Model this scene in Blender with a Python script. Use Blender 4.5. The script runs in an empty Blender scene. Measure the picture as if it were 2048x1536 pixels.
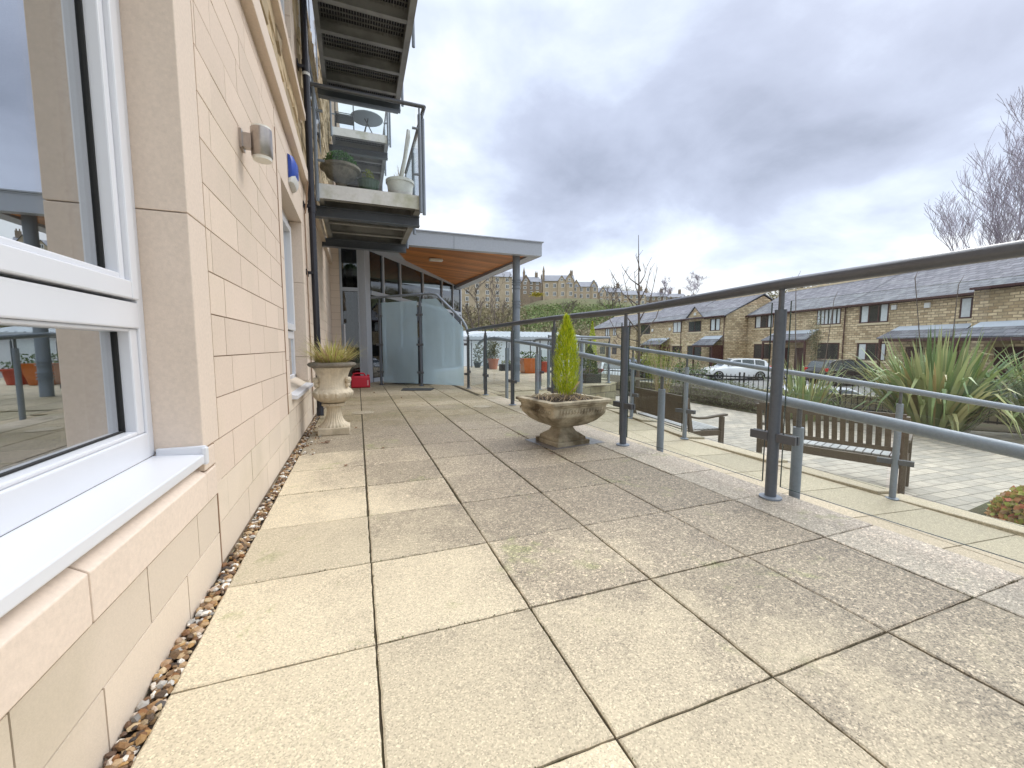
import bpy, math, random
from mathutils import Vector, Matrix, noise
random.seed(7)
R = math.radians
PI = math.pi
sc = bpy.context.scene
col = sc.collection
# ------------------------------------------------------------------ camera
H = 0.8
YAW, PITCH = R(20.526), R(5.144)
cd = bpy.data.cameras.new('camera'); cam = bpy.data.objects.new('camera', cd); col.objects.link(cam)
cd.sensor_width = 36; cd.lens = 822.0/2048*36; cd.clip_start = 0.02; cd.clip_end = 3000
cam.location = (0, 0, H); cam.rotation_euler = (PI/2-PITCH, 0, -YAW)
sc.camera = cam
# ------------------------------------------------------------------ world
SUN_EL, SUN_AZ = R(46), R(72)     # azimuth from +Y towards +X
sc.view_settings.view_transform = 'Standard'; sc.view_settings.look = 'None'
sc.view_settings.exposure = 1.02; sc.view_settings.gamma = 1
w = bpy.data.worlds.new('World'); sc.world = w; w.use_nodes = True
nt = w.node_tree; nt.nodes.clear()
def N(nt, t, **k):
    n = nt.nodes.new(t)
    for a, b in k.items(): setattr(n, a, b)
    return n
def L(nt, a, b): nt.links.new(a, b)
def sock(nt, s, v):
    if hasattr(v, 'is_linked') or hasattr(v, 'links'): nt.links.new(v, s)
    else: s.default_value = v
def M_(nt, op, a, b=None, c=None, clamp=False):
    n = N(nt, 'ShaderNodeMath', operation=op, use_clamp=clamp)
    for i, v in enumerate((a, b, c)):
        if v is not None: sock(nt, n.inputs[i], v)
    return n.outputs[0]
def MIX(nt, f, a, b, mode='MIX'):
    n = N(nt, 'ShaderNodeMix', data_type='RGBA', blend_type=mode)
    sock(nt, n.inputs[0], f); sock(nt, n.inputs[6], a); sock(nt, n.inputs[7], b)
    return n.outputs[2]
def RAMP(nt, f, pts):
    n = N(nt, 'ShaderNodeValToRGB'); e = n.color_ramp.elements
    while len(e) < len(pts): e.new(0.5)
    for i, (p, c) in enumerate(pts):
        e[i].position = p; e[i].color = c if len(c) == 4 else (*c, 1)
    sock(nt, n.inputs[0], f); return n.outputs[0]
def NOISE(nt, vec, scale, detail=3, rough=.5, dist=0):
    n = N(nt, 'ShaderNodeTexNoise'); n.inputs['Scale'].default_value = scale
    n.inputs['Detail'].default_value = detail; n.inputs['Roughness'].default_value = rough
    n.inputs['Distortion'].default_value = dist
    if vec is not None: L(nt, vec, n.inputs['Vector'])
    return n
g = N(nt, 'ShaderNodeTexCoord').outputs['Generated']
sep = N(nt, 'ShaderNodeSeparateXYZ'); L(nt, g, sep.inputs[0])
zz = M_(nt, 'MAXIMUM', sep.outputs[2], 0.0)
den = M_(nt, 'ADD', zz, 0.36)
cx_ = M_(nt, 'DIVIDE', sep.outputs[0], den); cy_ = M_(nt, 'DIVIDE', sep.outputs[1], den)
cmb = N(nt, 'ShaderNodeCombineXYZ'); L(nt, cx_, cmb.inputs[0]); L(nt, cy_, cmb.inputs[1])
n1 = NOISE(nt, cmb.outputs[0], 2.1, 8, .55, .2).outputs[0]
mp = N(nt, 'ShaderNodeMapping'); L(nt, cmb.outputs[0], mp.inputs[0]); mp.inputs['Location'].default_value = (5.3, 2.1, 3)
n2 = NOISE(nt, mp.outputs[0], .9, 5, .5, .3).outputs[0]
def cam_dir(px, py):
    f = 822.0; x = (px-1024)/f; y = -(py-768)/f
    c, s = math.cos(PITCH), math.sin(PITCH); fw = c+y*s; up = -s+y*c
    v = Vector((x*math.cos(YAW)+fw*math.sin(YAW), -x*math.sin(YAW)+fw*math.cos(YAW), up)); return v
# a heavy bank of cloud to the north-east, torn at its edges by the noise
def blob(px, py, rad):
    d = cam_dir(px, py).normalized()
    vm = N(nt, 'ShaderNodeVectorMath', operation='DISTANCE'); L(nt, g, vm.inputs[0]); vm.inputs[1].default_value = d
    q = M_(nt, 'SUBTRACT', 1.0, M_(nt, 'DIVIDE', vm.outputs['Value'], rad), clamp=True)
    return M_(nt, 'SMOOTH_MIN', q, 1.0, .2)
b1 = blob(1600, 170, .62); b2 = blob(1270, 330, .36); b4 = blob(1900, 60, .5); b3 = blob(1010, 420, .22); b5 = blob(2000, 380, .2)
bank = M_(nt, 'ADD', M_(nt, 'ADD', M_(nt, 'MULTIPLY', b1, .24), M_(nt, 'MULTIPLY', b2, .46)), M_(nt, 'ADD', M_(nt, 'MULTIPLY', b4, .2), M_(nt, 'MULTIPLY', b3, .2)))
dk = M_(nt, 'ADD', M_(nt, 'ADD', M_(nt, 'MULTIPLY_ADD', n1, 2.3, -.85), M_(nt, 'MULTIPLY_ADD', n2, 1.5, -.05)), bank)
low = M_(nt, 'MULTIPLY', M_(nt, 'SUBTRACT', .30, zz, clamp=True), 1.9)
dk = M_(nt, 'SUBTRACT', dk, low)
cloud = RAMP(nt, M_(nt, 'MULTIPLY', dk, .42, clamp=True), [(.38, (1.0, 1.04, 1.08)), (.448, (.84, .92, 1.07)), (.52, (.73, .81, .98)), (.61, (.60, .66, .82)), (.74, (.50, .55, .69)), (.92, (.33, .37, .47))])
# overcast skies are brighter towards the zenith
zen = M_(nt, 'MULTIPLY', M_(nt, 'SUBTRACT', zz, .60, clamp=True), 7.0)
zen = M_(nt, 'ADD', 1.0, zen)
sky = N(nt, 'ShaderNodeTexSky'); sky.sky_type = 'NISHITA'; sky.sun_disc = False
sky.sun_elevation = SUN_EL; sky.sun_rotation = SUN_AZ
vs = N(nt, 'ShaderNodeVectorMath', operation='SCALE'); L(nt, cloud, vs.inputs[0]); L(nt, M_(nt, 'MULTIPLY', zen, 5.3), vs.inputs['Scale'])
mixc = MIX(nt, .93, sky.outputs[0], vs.outputs[0])
bg = N(nt, 'ShaderNodeBackground'); L(nt, mixc, bg.inputs[0]); bg.inputs[1].default_value = 0.1
wo = N(nt, 'ShaderNodeOutputWorld'); L(nt, bg.outputs[0], wo.inputs[0])
# ------------------------------------------------------------------ sun
sd = bpy.data.lights.new('sun', 'SUN'); so = bpy.data.objects.new('sun', sd); col.objects.link(so)
sd.energy = .8; sd.angle = R(28); sd.color = (1, .96, .89)
so.rotation_euler = (PI/2-SUN_EL, 0, PI-SUN_AZ)

# ================================================================== helpers
def at(px, py, d):
    r = cam_dir(px, py); fw = r.x*math.sin(YAW)+r.y*math.cos(YAW)
    return Vector((0, 0, H))+r*(d/fw)
class MB:
    def __init__(s, tr=None): s.v = []; s.f = []; s.m = []; s.cur = 0; s.tr = tr
    def add(s, vs, fs):
        b = len(s.v)
        s.v += [tuple(s.tr(*v)) if s.tr else tuple(v) for v in vs]
        for f in fs: s.f.append([b+i for i in f]); s.m.append(s.cur)
    def box(s, x0, x1, y0, y1, z0, z1):
        s.add([(x0,y0,z0),(x1,y0,z0),(x1,y1,z0),(x0,y1,z0),(x0,y0,z1),(x1,y0,z1),(x1,y1,z1),(x0,y1,z1)],
              [(3,2,1,0),(4,5,6,7),(0,1,5,4),(1,2,6,5),(2,3,7,6),(3,0,4,7)])
    def obox(s, c, ax, ay, az):          # oriented box: centre and half axes
        c = Vector(c); ax = Vector(ax); ay = Vector(ay); az = Vector(az)
        p = [c+ax*i+ay*j+az*k for k in (-1, 1) for i, j in ((-1,-1),(1,-1),(1,1),(-1,1))]
        s.add(p, [(3,2,1,0),(4,5,6,7),(0,1,5,4),(1,2,6,5),(2,3,7,6),(3,0,4,7)])
    def beam(s, p, q, w_, h_, up=(0,0,1)):
        p = Vector(p); q = Vector(q); d = (q-p); l = d.length; d.normalize()
        sd_ = d.cross(Vector(up)); 
        if sd_.length < 1e-4: sd_ = Vector((1, 0, 0))
        sd_.normalize(); u = sd_.cross(d)
        s.obox((p+q)/2, d*l/2, sd_*w_/2, u*h_/2)
    def prism(s, pts, z0, z1):
        n = len(pts); a = sum(pts[i][0]*pts[(i+1)%n][1]-pts[(i+1)%n][0]*pts[i][1] for i in range(n))
        if a < 0: pts = pts[::-1]
        s.add([(x, y, z0) for x, y in pts]+[(x, y, z1) for x, y in pts],
              [tuple(range(n))[::-1], tuple(range(n, 2*n))]+[(i, (i+1) % n, n+(i+1) % n, n+i) for i in range(n)])
    def tube(s, pts, r, n=10, cap=True):
        pts = [Vector(p) for p in pts]; rs = r if isinstance(r, (list, tuple)) else [r]*len(pts)
        vs = []; ref = None
        for i, p in enumerate(pts):
            a = pts[max(0, i-1)]; b = pts[min(len(pts)-1, i+1)]; d = (b-a).normalized()
            if ref is None:
                ref = Vector((0, 0, 1)).cross(d)
                if ref.length < .05: ref = Vector((1, 0, 0)).cross(d)
            ref = (ref-d*ref.dot(d)).normalized(); o = d.cross(ref)
            for k in range(n):
                t = 2*PI*k/n; vs.append(p+(ref*math.cos(t)+o*math.sin(t))*rs[i])
        fs = []
        for i in range(len(pts)-1):
            for k in range(n): fs.append((i*n+k, i*n+(k+1) % n, (i+1)*n+(k+1) % n, (i+1)*n+k))
        if cap: fs += [tuple(range(n))[::-1], tuple(range((len(pts)-1)*n, len(pts)*n))]
        s.add(vs, fs)
    def lathe(s, c, prof, n=24, wob=None):      # prof: (r,z) list
        vs = []; fs = []
        for i, (r, z) in enumerate(prof):
            for k in range(n):
                t = 2*PI*k/n; rr = r*(wob(t, i, z) if wob else 1)
                vs.append((c[0]+rr*math.cos(t), c[1]+rr*math.sin(t), c[2]+z))
        for i in range(len(prof)-1):
            for k in range(n): fs.append((i*n+k, i*n+(k+1) % n, (i+1)*n+(k+1) % n, (i+1)*n+k))
        fs += [tuple(range(n))[::-1], tuple(range((len(prof)-1)*n, len(prof)*n))]
        s.add(vs, fs)
    def loft(s, rings, closed=True, caps=True):
        n = len(rings[0]); vs = [p for r in rings for p in r]; fs = []
        for i in range(len(rings)-1):
            for k in range(n if closed else n-1): fs.append((i*n+k, i*n+(k+1) % n, (i+1)*n+(k+1) % n, (i+1)*n+k))
        if caps: fs += [tuple(range(n))[::-1], tuple(range((len(rings)-1)*n, len(rings)*n))]
        s.add(vs, fs)
    def quad(s, a, b, c, d): s.add([a, b, c, d], [(0, 1, 2, 3)])
    def leaf(s, c, sz, asp=.5, up=0):
        d = Vector((random.gauss(0, 1), random.gauss(0, 1), random.gauss(0, 1)+up)).normalized()
        e = d.cross(Vector((random.gauss(0, 1), random.gauss(0, 1), random.gauss(0, 1)))).normalized()
        c = Vector(c); a = d*sz; b = e*sz*asp
        s.add([c-a*.5, c+b*.5, c+a*.5, c-b*.5], [(0, 1, 2, 3)])
    def blade(s, p, d, l, w_, bend, seg=4, fold=0):    # arching strap leaf
        p = Vector(p); d = Vector(d).normalized(); sd_ = d.cross(Vector((0, 0, 1)))
        if sd_.length < .05: sd_ = Vector((random.random()-.5, random.random()-.5, 0))
        sd_.normalize(); vs = []
        for i in range(seg+1):
            t = i/seg; ww = w_*(1-.12*t) if t < .6 else w_*.93*(1-t)/.4
            vs += [p-sd_*ww/2, p+sd_*ww/2]
            d2 = (d+Vector((0, 0, -bend*t*t*1.6))).normalized(); p = p+d2*l/seg
        s.add(vs, [(2*i, 2*i+1, 2*i+3, 2*i+2) for i in range(seg)])
    def build(s, name, mats, parent=None, smooth=False, bevel=0):
        me = bpy.data.meshes.new(name)
        off = Vector((0, 0, 0)); root = parent
        if parent is not None:
            while root.parent is not None: root = root.parent
            off = root.location
        me.from_pydata([tuple(Vector(v)-off) for v in s.v], [], s.f)
        mats = mats if isinstance(mats, (list, tuple)) else [mats]
        for m in mats: me.materials.append(m)
        if len(mats) > 1: me.polygons.foreach_set('material_index', s.m)
        if smooth:
            me.polygons.foreach_set('use_smooth', [True]*len(me.polygons))
            try: me.set_sharp_from_angle(angle=R(40))
            except Exception: pass
        me.update()
        o = bpy.data.objects.new(name, me); col.objects.link(o)
        if parent is not None: o.parent = parent
        if bevel:
            b = o.modifiers.new('bevel', 'BEVEL'); b.width = bevel; b.segments = 2; b.limit_method = 'ANGLE'
        return o
def comps(mb):
    par = list(range(len(mb.v)))
    def fd(i):
        while par[i] != i: par[i] = par[par[i]]; i = par[i]
        return i
    for f in mb.f:
        a = fd(f[0])
        for j in f[1:]: par[fd(j)] = a
    g = {}
    for f, m_ in zip(mb.f, mb.m): g.setdefault(fd(f[0]), []).append((f, m_))
    out = []
    for k in g:
        n = MB(); mp_ = {}
        for f, m_ in g[k]:
            for i in f:
                if i not in mp_: mp_[i] = len(n.v); n.v.append(mb.v[i])
            n.f.append([mp_[i] for i in f]); n.m.append(m_)
        out.append(n)
    return out
def build_each(mb, name, mats, parent=None, **k): return [c.build(name, mats, parent, **k) for c in comps(mb)]
def thing(name, label, cat, loc=(0, 0, 0), group=None):
    o = bpy.data.objects.new(name, None); o.location = loc; o.empty_display_size = .1; col.objects.link(o)
    o['label'] = label; o['category'] = cat
    if group: o['group'] = group
    return o
def tag(o, label, cat, group=None, kind=None):
    o['label'] = label; o['category'] = cat
    if group: o['group'] = group
    if kind: o['kind'] = kind
    return o
def setting(o, kind='structure', label=None):
    o['kind'] = kind
    if label: o['label'] = label
    return o
def dup(o, loc=None, rz=None, parent=None, label=None):
    c = o.copy(); col.objects.link(c)
    if parent: c.parent = parent
    for ch in list(o.children): dup(ch, parent=c)
    if loc is not None: c.location = loc
    if rz is not None: c.rotation_euler = (0, 0, rz)
    if label: c['label'] = label
    return c

# ================================================================== materials
def new_mat(name):
    m = bpy.data.materials.new(name); m.use_nodes = True; t = m.node_tree; t.nodes.clear()
    o = N(t, 'ShaderNodeOutputMaterial'); p = N(t, 'ShaderNodeBsdfPrincipled'); L(t, p.outputs[0], o.inputs[0])
    return m, t, p, o
def c4(c): return (*c, 1)
def mat(name, c, rough=.6, metal=0, n1=(3, .25), n2=(40, .15), isl=0, bump=0, bscale=60, c2=None, spec=.5, coat=0, c2pos=(.45, .7)):
    """colour with large and small noise, per-island value change, optional second colour in patches"""
    m, t, p, o = new_mat(name)
    P = N(t, 'ShaderNodeTexCoord').outputs['Object']
    base = c4(c)
    if c2:
        f = RAMP(t, NOISE(t, P, n1[0]*.8, 5, .6).outputs[0], [(c2pos[0], (0, 0, 0)), (c2pos[1], (1, 1, 1))])
        base = MIX(t, f, c4(c), c4(c2))
    a = NOISE(t, P, n1[0], 4, .55).outputs[0]; b = NOISE(t, P, n2[0], 3, .6).outputs[0]
    v = M_(t, 'ADD', M_(t, 'MULTIPLY_ADD', a, 2*n1[1], 1-n1[1]), M_(t, 'MULTIPLY_ADD', b, 2*n2[1], -n2[1]))
    if isl:
        rnd = N(t, 'ShaderNodeNewGeometry').outputs['Random Per Island']
        v = M_(t, 'MULTIPLY', v, M_(t, 'MULTIPLY_ADD', rnd, 2*isl, 1-isl))
    vm = N(t, 'ShaderNodeVectorMath', operation='SCALE')
    if isinstance(base, tuple): vm.inputs[0].default_value = base[:3]
    else: L(t, base, vm.inputs[0])
    L(t, v, vm.inputs['Scale']); L(t, vm.outputs[0], p.inputs['Base Color'])
    p.inputs['Roughness'].default_value = rough; p.inputs['Metallic'].default_value = metal
    p.inputs['Specular IOR Level'].default_value = spec; p.inputs['Coat Weight'].default_value = coat
    if bump:
        bn = N(t, 'ShaderNodeBump'); bn.inputs['Strength'].default_value = bump; bn.inputs['Distance'].default_value = .01
        L(t, NOISE(t, P, bscale, 5, .65).outputs[0], bn.inputs['Height']); L(t, bn.outputs[0], p.inputs['Normal'])
    return m
def leafmat(name, cols, rough=.55, trans=.25):
    m, t, p, o = new_mat(name)
    rnd = N(t, 'ShaderNodeNewGeometry').outputs['Random Per Island']
    n = len(cols); c = RAMP(t, rnd, [(i/(n-1), cc) for i, cc in enumerate(cols)])
    L(t, c, p.inputs['Base Color']); p.inputs['Roughness'].default_value = rough
    p.inputs['Specular IOR Level'].default_value = .3
    if trans:
        tr = N(t, 'ShaderNodeBsdfTranslucent'); L(t, c, tr.inputs[0]); mx = N(t, 'ShaderNodeMixShader'); mx.inputs[0].default_value = trans
        L(t, p.outputs[0], mx.inputs[1]); L(t, tr.outputs[0], mx.inputs[2]); L(t, mx.outputs[0], o.inputs[0])
    return m
def glassmat(name, tint=(.93, .97, .96), refl=1.0, extra=0.0):
    m, t, p, o = new_mat(name); t.nodes.remove(p)
    tr = N(t, 'ShaderNodeBsdfTransparent'); tr.inputs[0].default_value = c4(tint)
    gl = N(t, 'ShaderNodeBsdfGlossy'); gl.inputs['Roughness'].default_value = .004; gl.inputs[0].default_value = (.95, .97, 1, 1)
    ge = N(t, 'ShaderNodeNewGeometry'); dt = N(t, 'ShaderNodeVectorMath', operation='DOT_PRODUCT'); L(t, ge.outputs['Incoming'], dt.inputs[0]); L(t, ge.outputs['Normal'], dt.inputs[1])
    co = M_(t, 'ABSOLUTE', dt.outputs['Value']); sch = M_(t, 'MULTIPLY_ADD', M_(t, 'POWER', M_(t, 'SUBTRACT', 1.0, co), 5.0), .96, .04)
    f = M_(t, 'MULTIPLY_ADD', sch, refl, extra, clamp=True)
    mx = N(t, 'ShaderNodeMixShader'); L(t, f, mx.inputs[0]); L(t, tr.outputs[0], mx.inputs[1]); L(t, gl.outputs[0], mx.inputs[2]); L(t, mx.outputs[0], o.inputs[0])
    return m
def pavmat(name, ca, cb, dirt, isl=.12, speck=.32, moss=True, wet=False):
    m, t, p, o = new_mat(name)
    P = N(t, 'ShaderNodeTexCoord').outputs['Object']
    rnd = N(t, 'ShaderNodeNewGeometry').outputs['Random Per Island']
    base = MIX(t, NOISE(t, P, 1.3, 3, .5).outputs[0], c4(ca), c4(cb))
    # grime: the slabs furthest from the window are greyer, slab by slab
    sp = N(t, 'ShaderNodeSeparateXYZ'); L(t, P, sp.inputs[0])
    q = M_(t, 'ADD', M_(t, 'MULTIPLY', sp.outputs[0], .60), M_(t, 'MULTIPLY', sp.outputs[1], .35))
    d1 = NOISE(t, P, 2.6, 6, .62, .3).outputs[0]; d2 = NOISE(t, P, 11, 5, .7).outputs[0]
    rnd2 = M_(t, 'FRACT', M_(t, 'MULTIPLY', rnd, 17.31))
    q = M_(t, 'ADD', q, M_(t, 'ADD', M_(t, 'MULTIPLY_ADD', rnd2, .24, -.12), M_(t, 'ADD', M_(t, 'MULTIPLY_ADD', d1, 1.1, -.55), M_(t, 'MULTIPLY_ADD', d2, .5, -.25))))
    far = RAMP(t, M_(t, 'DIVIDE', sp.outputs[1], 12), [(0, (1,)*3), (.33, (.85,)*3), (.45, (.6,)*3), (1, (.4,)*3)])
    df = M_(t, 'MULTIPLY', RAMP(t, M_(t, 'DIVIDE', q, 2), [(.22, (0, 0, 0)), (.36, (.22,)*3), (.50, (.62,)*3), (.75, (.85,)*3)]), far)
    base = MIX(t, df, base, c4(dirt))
    # brown and green staining where water lies further along the terrace
    yb = RAMP(t, M_(t, 'DIVIDE', M_(t, 'ADD', sp.outputs[1], M_(t, 'MULTIPLY_ADD', d1, 2.0, -1.0)), 10), [(.40, (0,)*3), (.50, (.55,)*3), (.58, (.15,)*3), (.66, (.6,)*3), (.74, (.1,)*3), (.84, (.45,)*3), (.95, (0,)*3)])
    base = MIX(t, M_(t, 'MULTIPLY', yb, M_(t, 'MULTIPLY_ADD', d2, 2.6, -.3), clamp=True), base, (.17, .135, .055, 1))
    if moss:
        mf = RAMP(t, M_(t, 'ADD', NOISE(t, P, 2.3, 5, .7, .6).outputs[0], M_(t, 'MULTIPLY', NOISE(t, P, 14, 3, .6).outputs[0], .25)), [(.72, (0, 0, 0)), (.82, (.55,)*3)])
        base = MIX(t, mf, base, (.25, .27, .10, 1))
    # exposed aggregate
    vo = N(t, 'ShaderNodeTexVoronoi'); vo.inputs['Scale'].default_value = 300; L(t, P, vo.inputs['Vector'])
    sc_ = N(t, 'ShaderNodeSeparateColor'); L(t, vo.outputs['Color'], sc_.inputs[0])
    sk = RAMP(t, sc_.outputs[0], [(0, (.1,)*3), (.12, (.42,)*3), (.34, (.9,)*3), (.72, (1.05,)*3), (.86, (1.3,)*3), (1, (2.0,)*3)])
    skf = MIX(t, M_(t, 'MULTIPLY', M_(t, 'MULTIPLY_ADD', df, .9, .55), speck*2, clamp=True), (1, 1, 1, 1), sk)
    vo2 = N(t, 'ShaderNodeTexVoronoi'); vo2.inputs['Scale'].default_value = 125; L(t, P, vo2.inputs['Vector'])
    sc2 = N(t, 'ShaderNodeSeparateColor'); L(t, vo2.outputs['Color'], sc2.inputs[0])
    sk2 = MIX(t, M_(t, 'MULTIPLY', df, speck*2.6, clamp=True), (1, 1, 1, 1), RAMP(t, sc2.outputs[0], [(0, (.4,)*3), (.25, (.75,)*3), (.6, (1.0,)*3), (.8, (1.2,)*3), (1, (2.2,)*3)]))
    fin = MIX(t, 1.0, MIX(t, 1.0, base, skf, 'MULTIPLY'), sk2, 'MULTIPLY')
    v = M_(t, 'MULTIPLY_ADD', rnd, 2*isl, 1-isl)
    vm = N(t, 'ShaderNodeVectorMath', operation='SCALE'); L(t, fin, vm.inputs[0]); L(t, v, vm.inputs['Scale'])
    L(t, vm.outputs[0], p.inputs['Base Color'])
    L(t, M_(t, 'SUBTRACT', .72, M_(t, 'MULTIPLY', df, .22)), p.inputs['Roughness'])
    bn = N(t, 'ShaderNodeBump'); bn.inputs['Strength'].default_value = .35; bn.inputs['Distance'].default_value = .003
    L(t, sc_.outputs[1], bn.inputs['Height']); L(t, bn.outputs[0], p.inputs['Normal'])
    return m
def brickmat(name, ca, cb, mortar, bw, bh, rot=0, mortar_size=.012, isl=0, stain=None, rough=.85, off=.5, floor=False, bump=.5):
    """coursed stone, slates or pavers laid along a direction (rot: angle of the facade from +Y)"""
    m, t, p, o = new_mat(name)
    P = N(t, 'ShaderNodeTexCoord').outputs['Object']
    sp = N(t, 'ShaderNodeSeparateXYZ'); L(t, P, sp.inputs[0])
    u = M_(t, 'ADD', M_(t, 'MULTIPLY', sp.outputs[0], math.sin(rot)), M_(t, 'MULTIPLY', sp.outputs[1], math.cos(rot)))
    n_ = M_(t, 'SUBTRACT', M_(t, 'MULTIPLY', sp.outputs[0], math.cos(rot)), M_(t, 'MULTIPLY', sp.outputs[1], math.sin(rot)))
    c = N(t, 'ShaderNodeCombineXYZ')
    if floor: L(t, n_, c.inputs[0]); L(t, u, c.inputs[1])
    else:
        nrm = N(t, 'ShaderNodeNewGeometry').outputs['Normal']; sn = N(t, 'ShaderNodeSeparateXYZ'); L(t, nrm, sn.inputs[0])
        al = M_(t, 'ABSOLUTE', M_(t, 'ADD', M_(t, 'MULTIPLY', sn.outputs[0], math.sin(rot)), M_(t, 'MULTIPLY', sn.outputs[1], math.cos(rot))))
        gf = M_(t, 'GREATER_THAN', al, .6)
        uu = M_(t, 'ADD', M_(t, 'MULTIPLY', u, M_(t, 'SUBTRACT', 1.0, gf)), M_(t, 'MULTIPLY', n_, gf))
        wob = M_(t, 'MULTIPLY', NOISE(t, P, 1.2, 2).outputs[0], bh*.5)
        L(t, uu, c.inputs[0]); L(t, M_(t, 'ADD', sp.outputs[2], wob), c.inputs[1])
    b = N(t, 'ShaderNodeTexBrick'); L(t, c.outputs[0], b.inputs['Vector']); b.offset = off
    b.inputs['Scale'].default_value = 1; b.inputs['Brick Width'].default_value = bw; b.inputs['Row Height'].default_value = bh
    b.inputs['Mortar Size'].default_value = mortar_size; b.inputs['Color1'].default_value = c4(ca); b.inputs['Color2'].default_value = c4(cb)
    b.inputs['Mortar'].default_value = c4(mortar); b.inputs['Mortar Smooth'].default_value = .3
    v = M_(t, 'ADD', M_(t, 'MULTIPLY_ADD', NOISE(t, c.outputs[0], 2.2/bw, 4, .65).outputs[0], .9, .55), M_(t, 'MULTIPLY_ADD', NOISE(t, P, .5, 3).outputs[0], .5, -.25))
    vm = N(t, 'ShaderNodeVectorMath', operation='SCALE'); L(t, b.outputs[0], vm.inputs[0]); L(t, v, vm.inputs['Scale'])
    colr = vm.outputs[0]
    if stain:
        f = RAMP(t, NOISE(t, P, .9, 5, .7).outputs[0], [(.5, (0, 0, 0)), (.68, (.7,)*3)]); colr = MIX(t, f, colr, c4(stain))
    L(t, colr, p.inputs['Base Color']); p.inputs['Roughness'].default_value = rough
    bn = N(t, 'ShaderNodeBump'); bn.inputs['Strength'].default_value = bump; bn.inputs['Distance'].default_value = .02
    L(t, M_(t, 'ADD', M_(t, 'MULTIPLY', b.outputs['Fac'], -1), NOISE(t, P, 9, 4, .7).outputs[0]), bn.inputs['Height']); L(t, bn.outputs[0], p.inputs['Normal'])
    return m
A_ = R(11.0)
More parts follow.
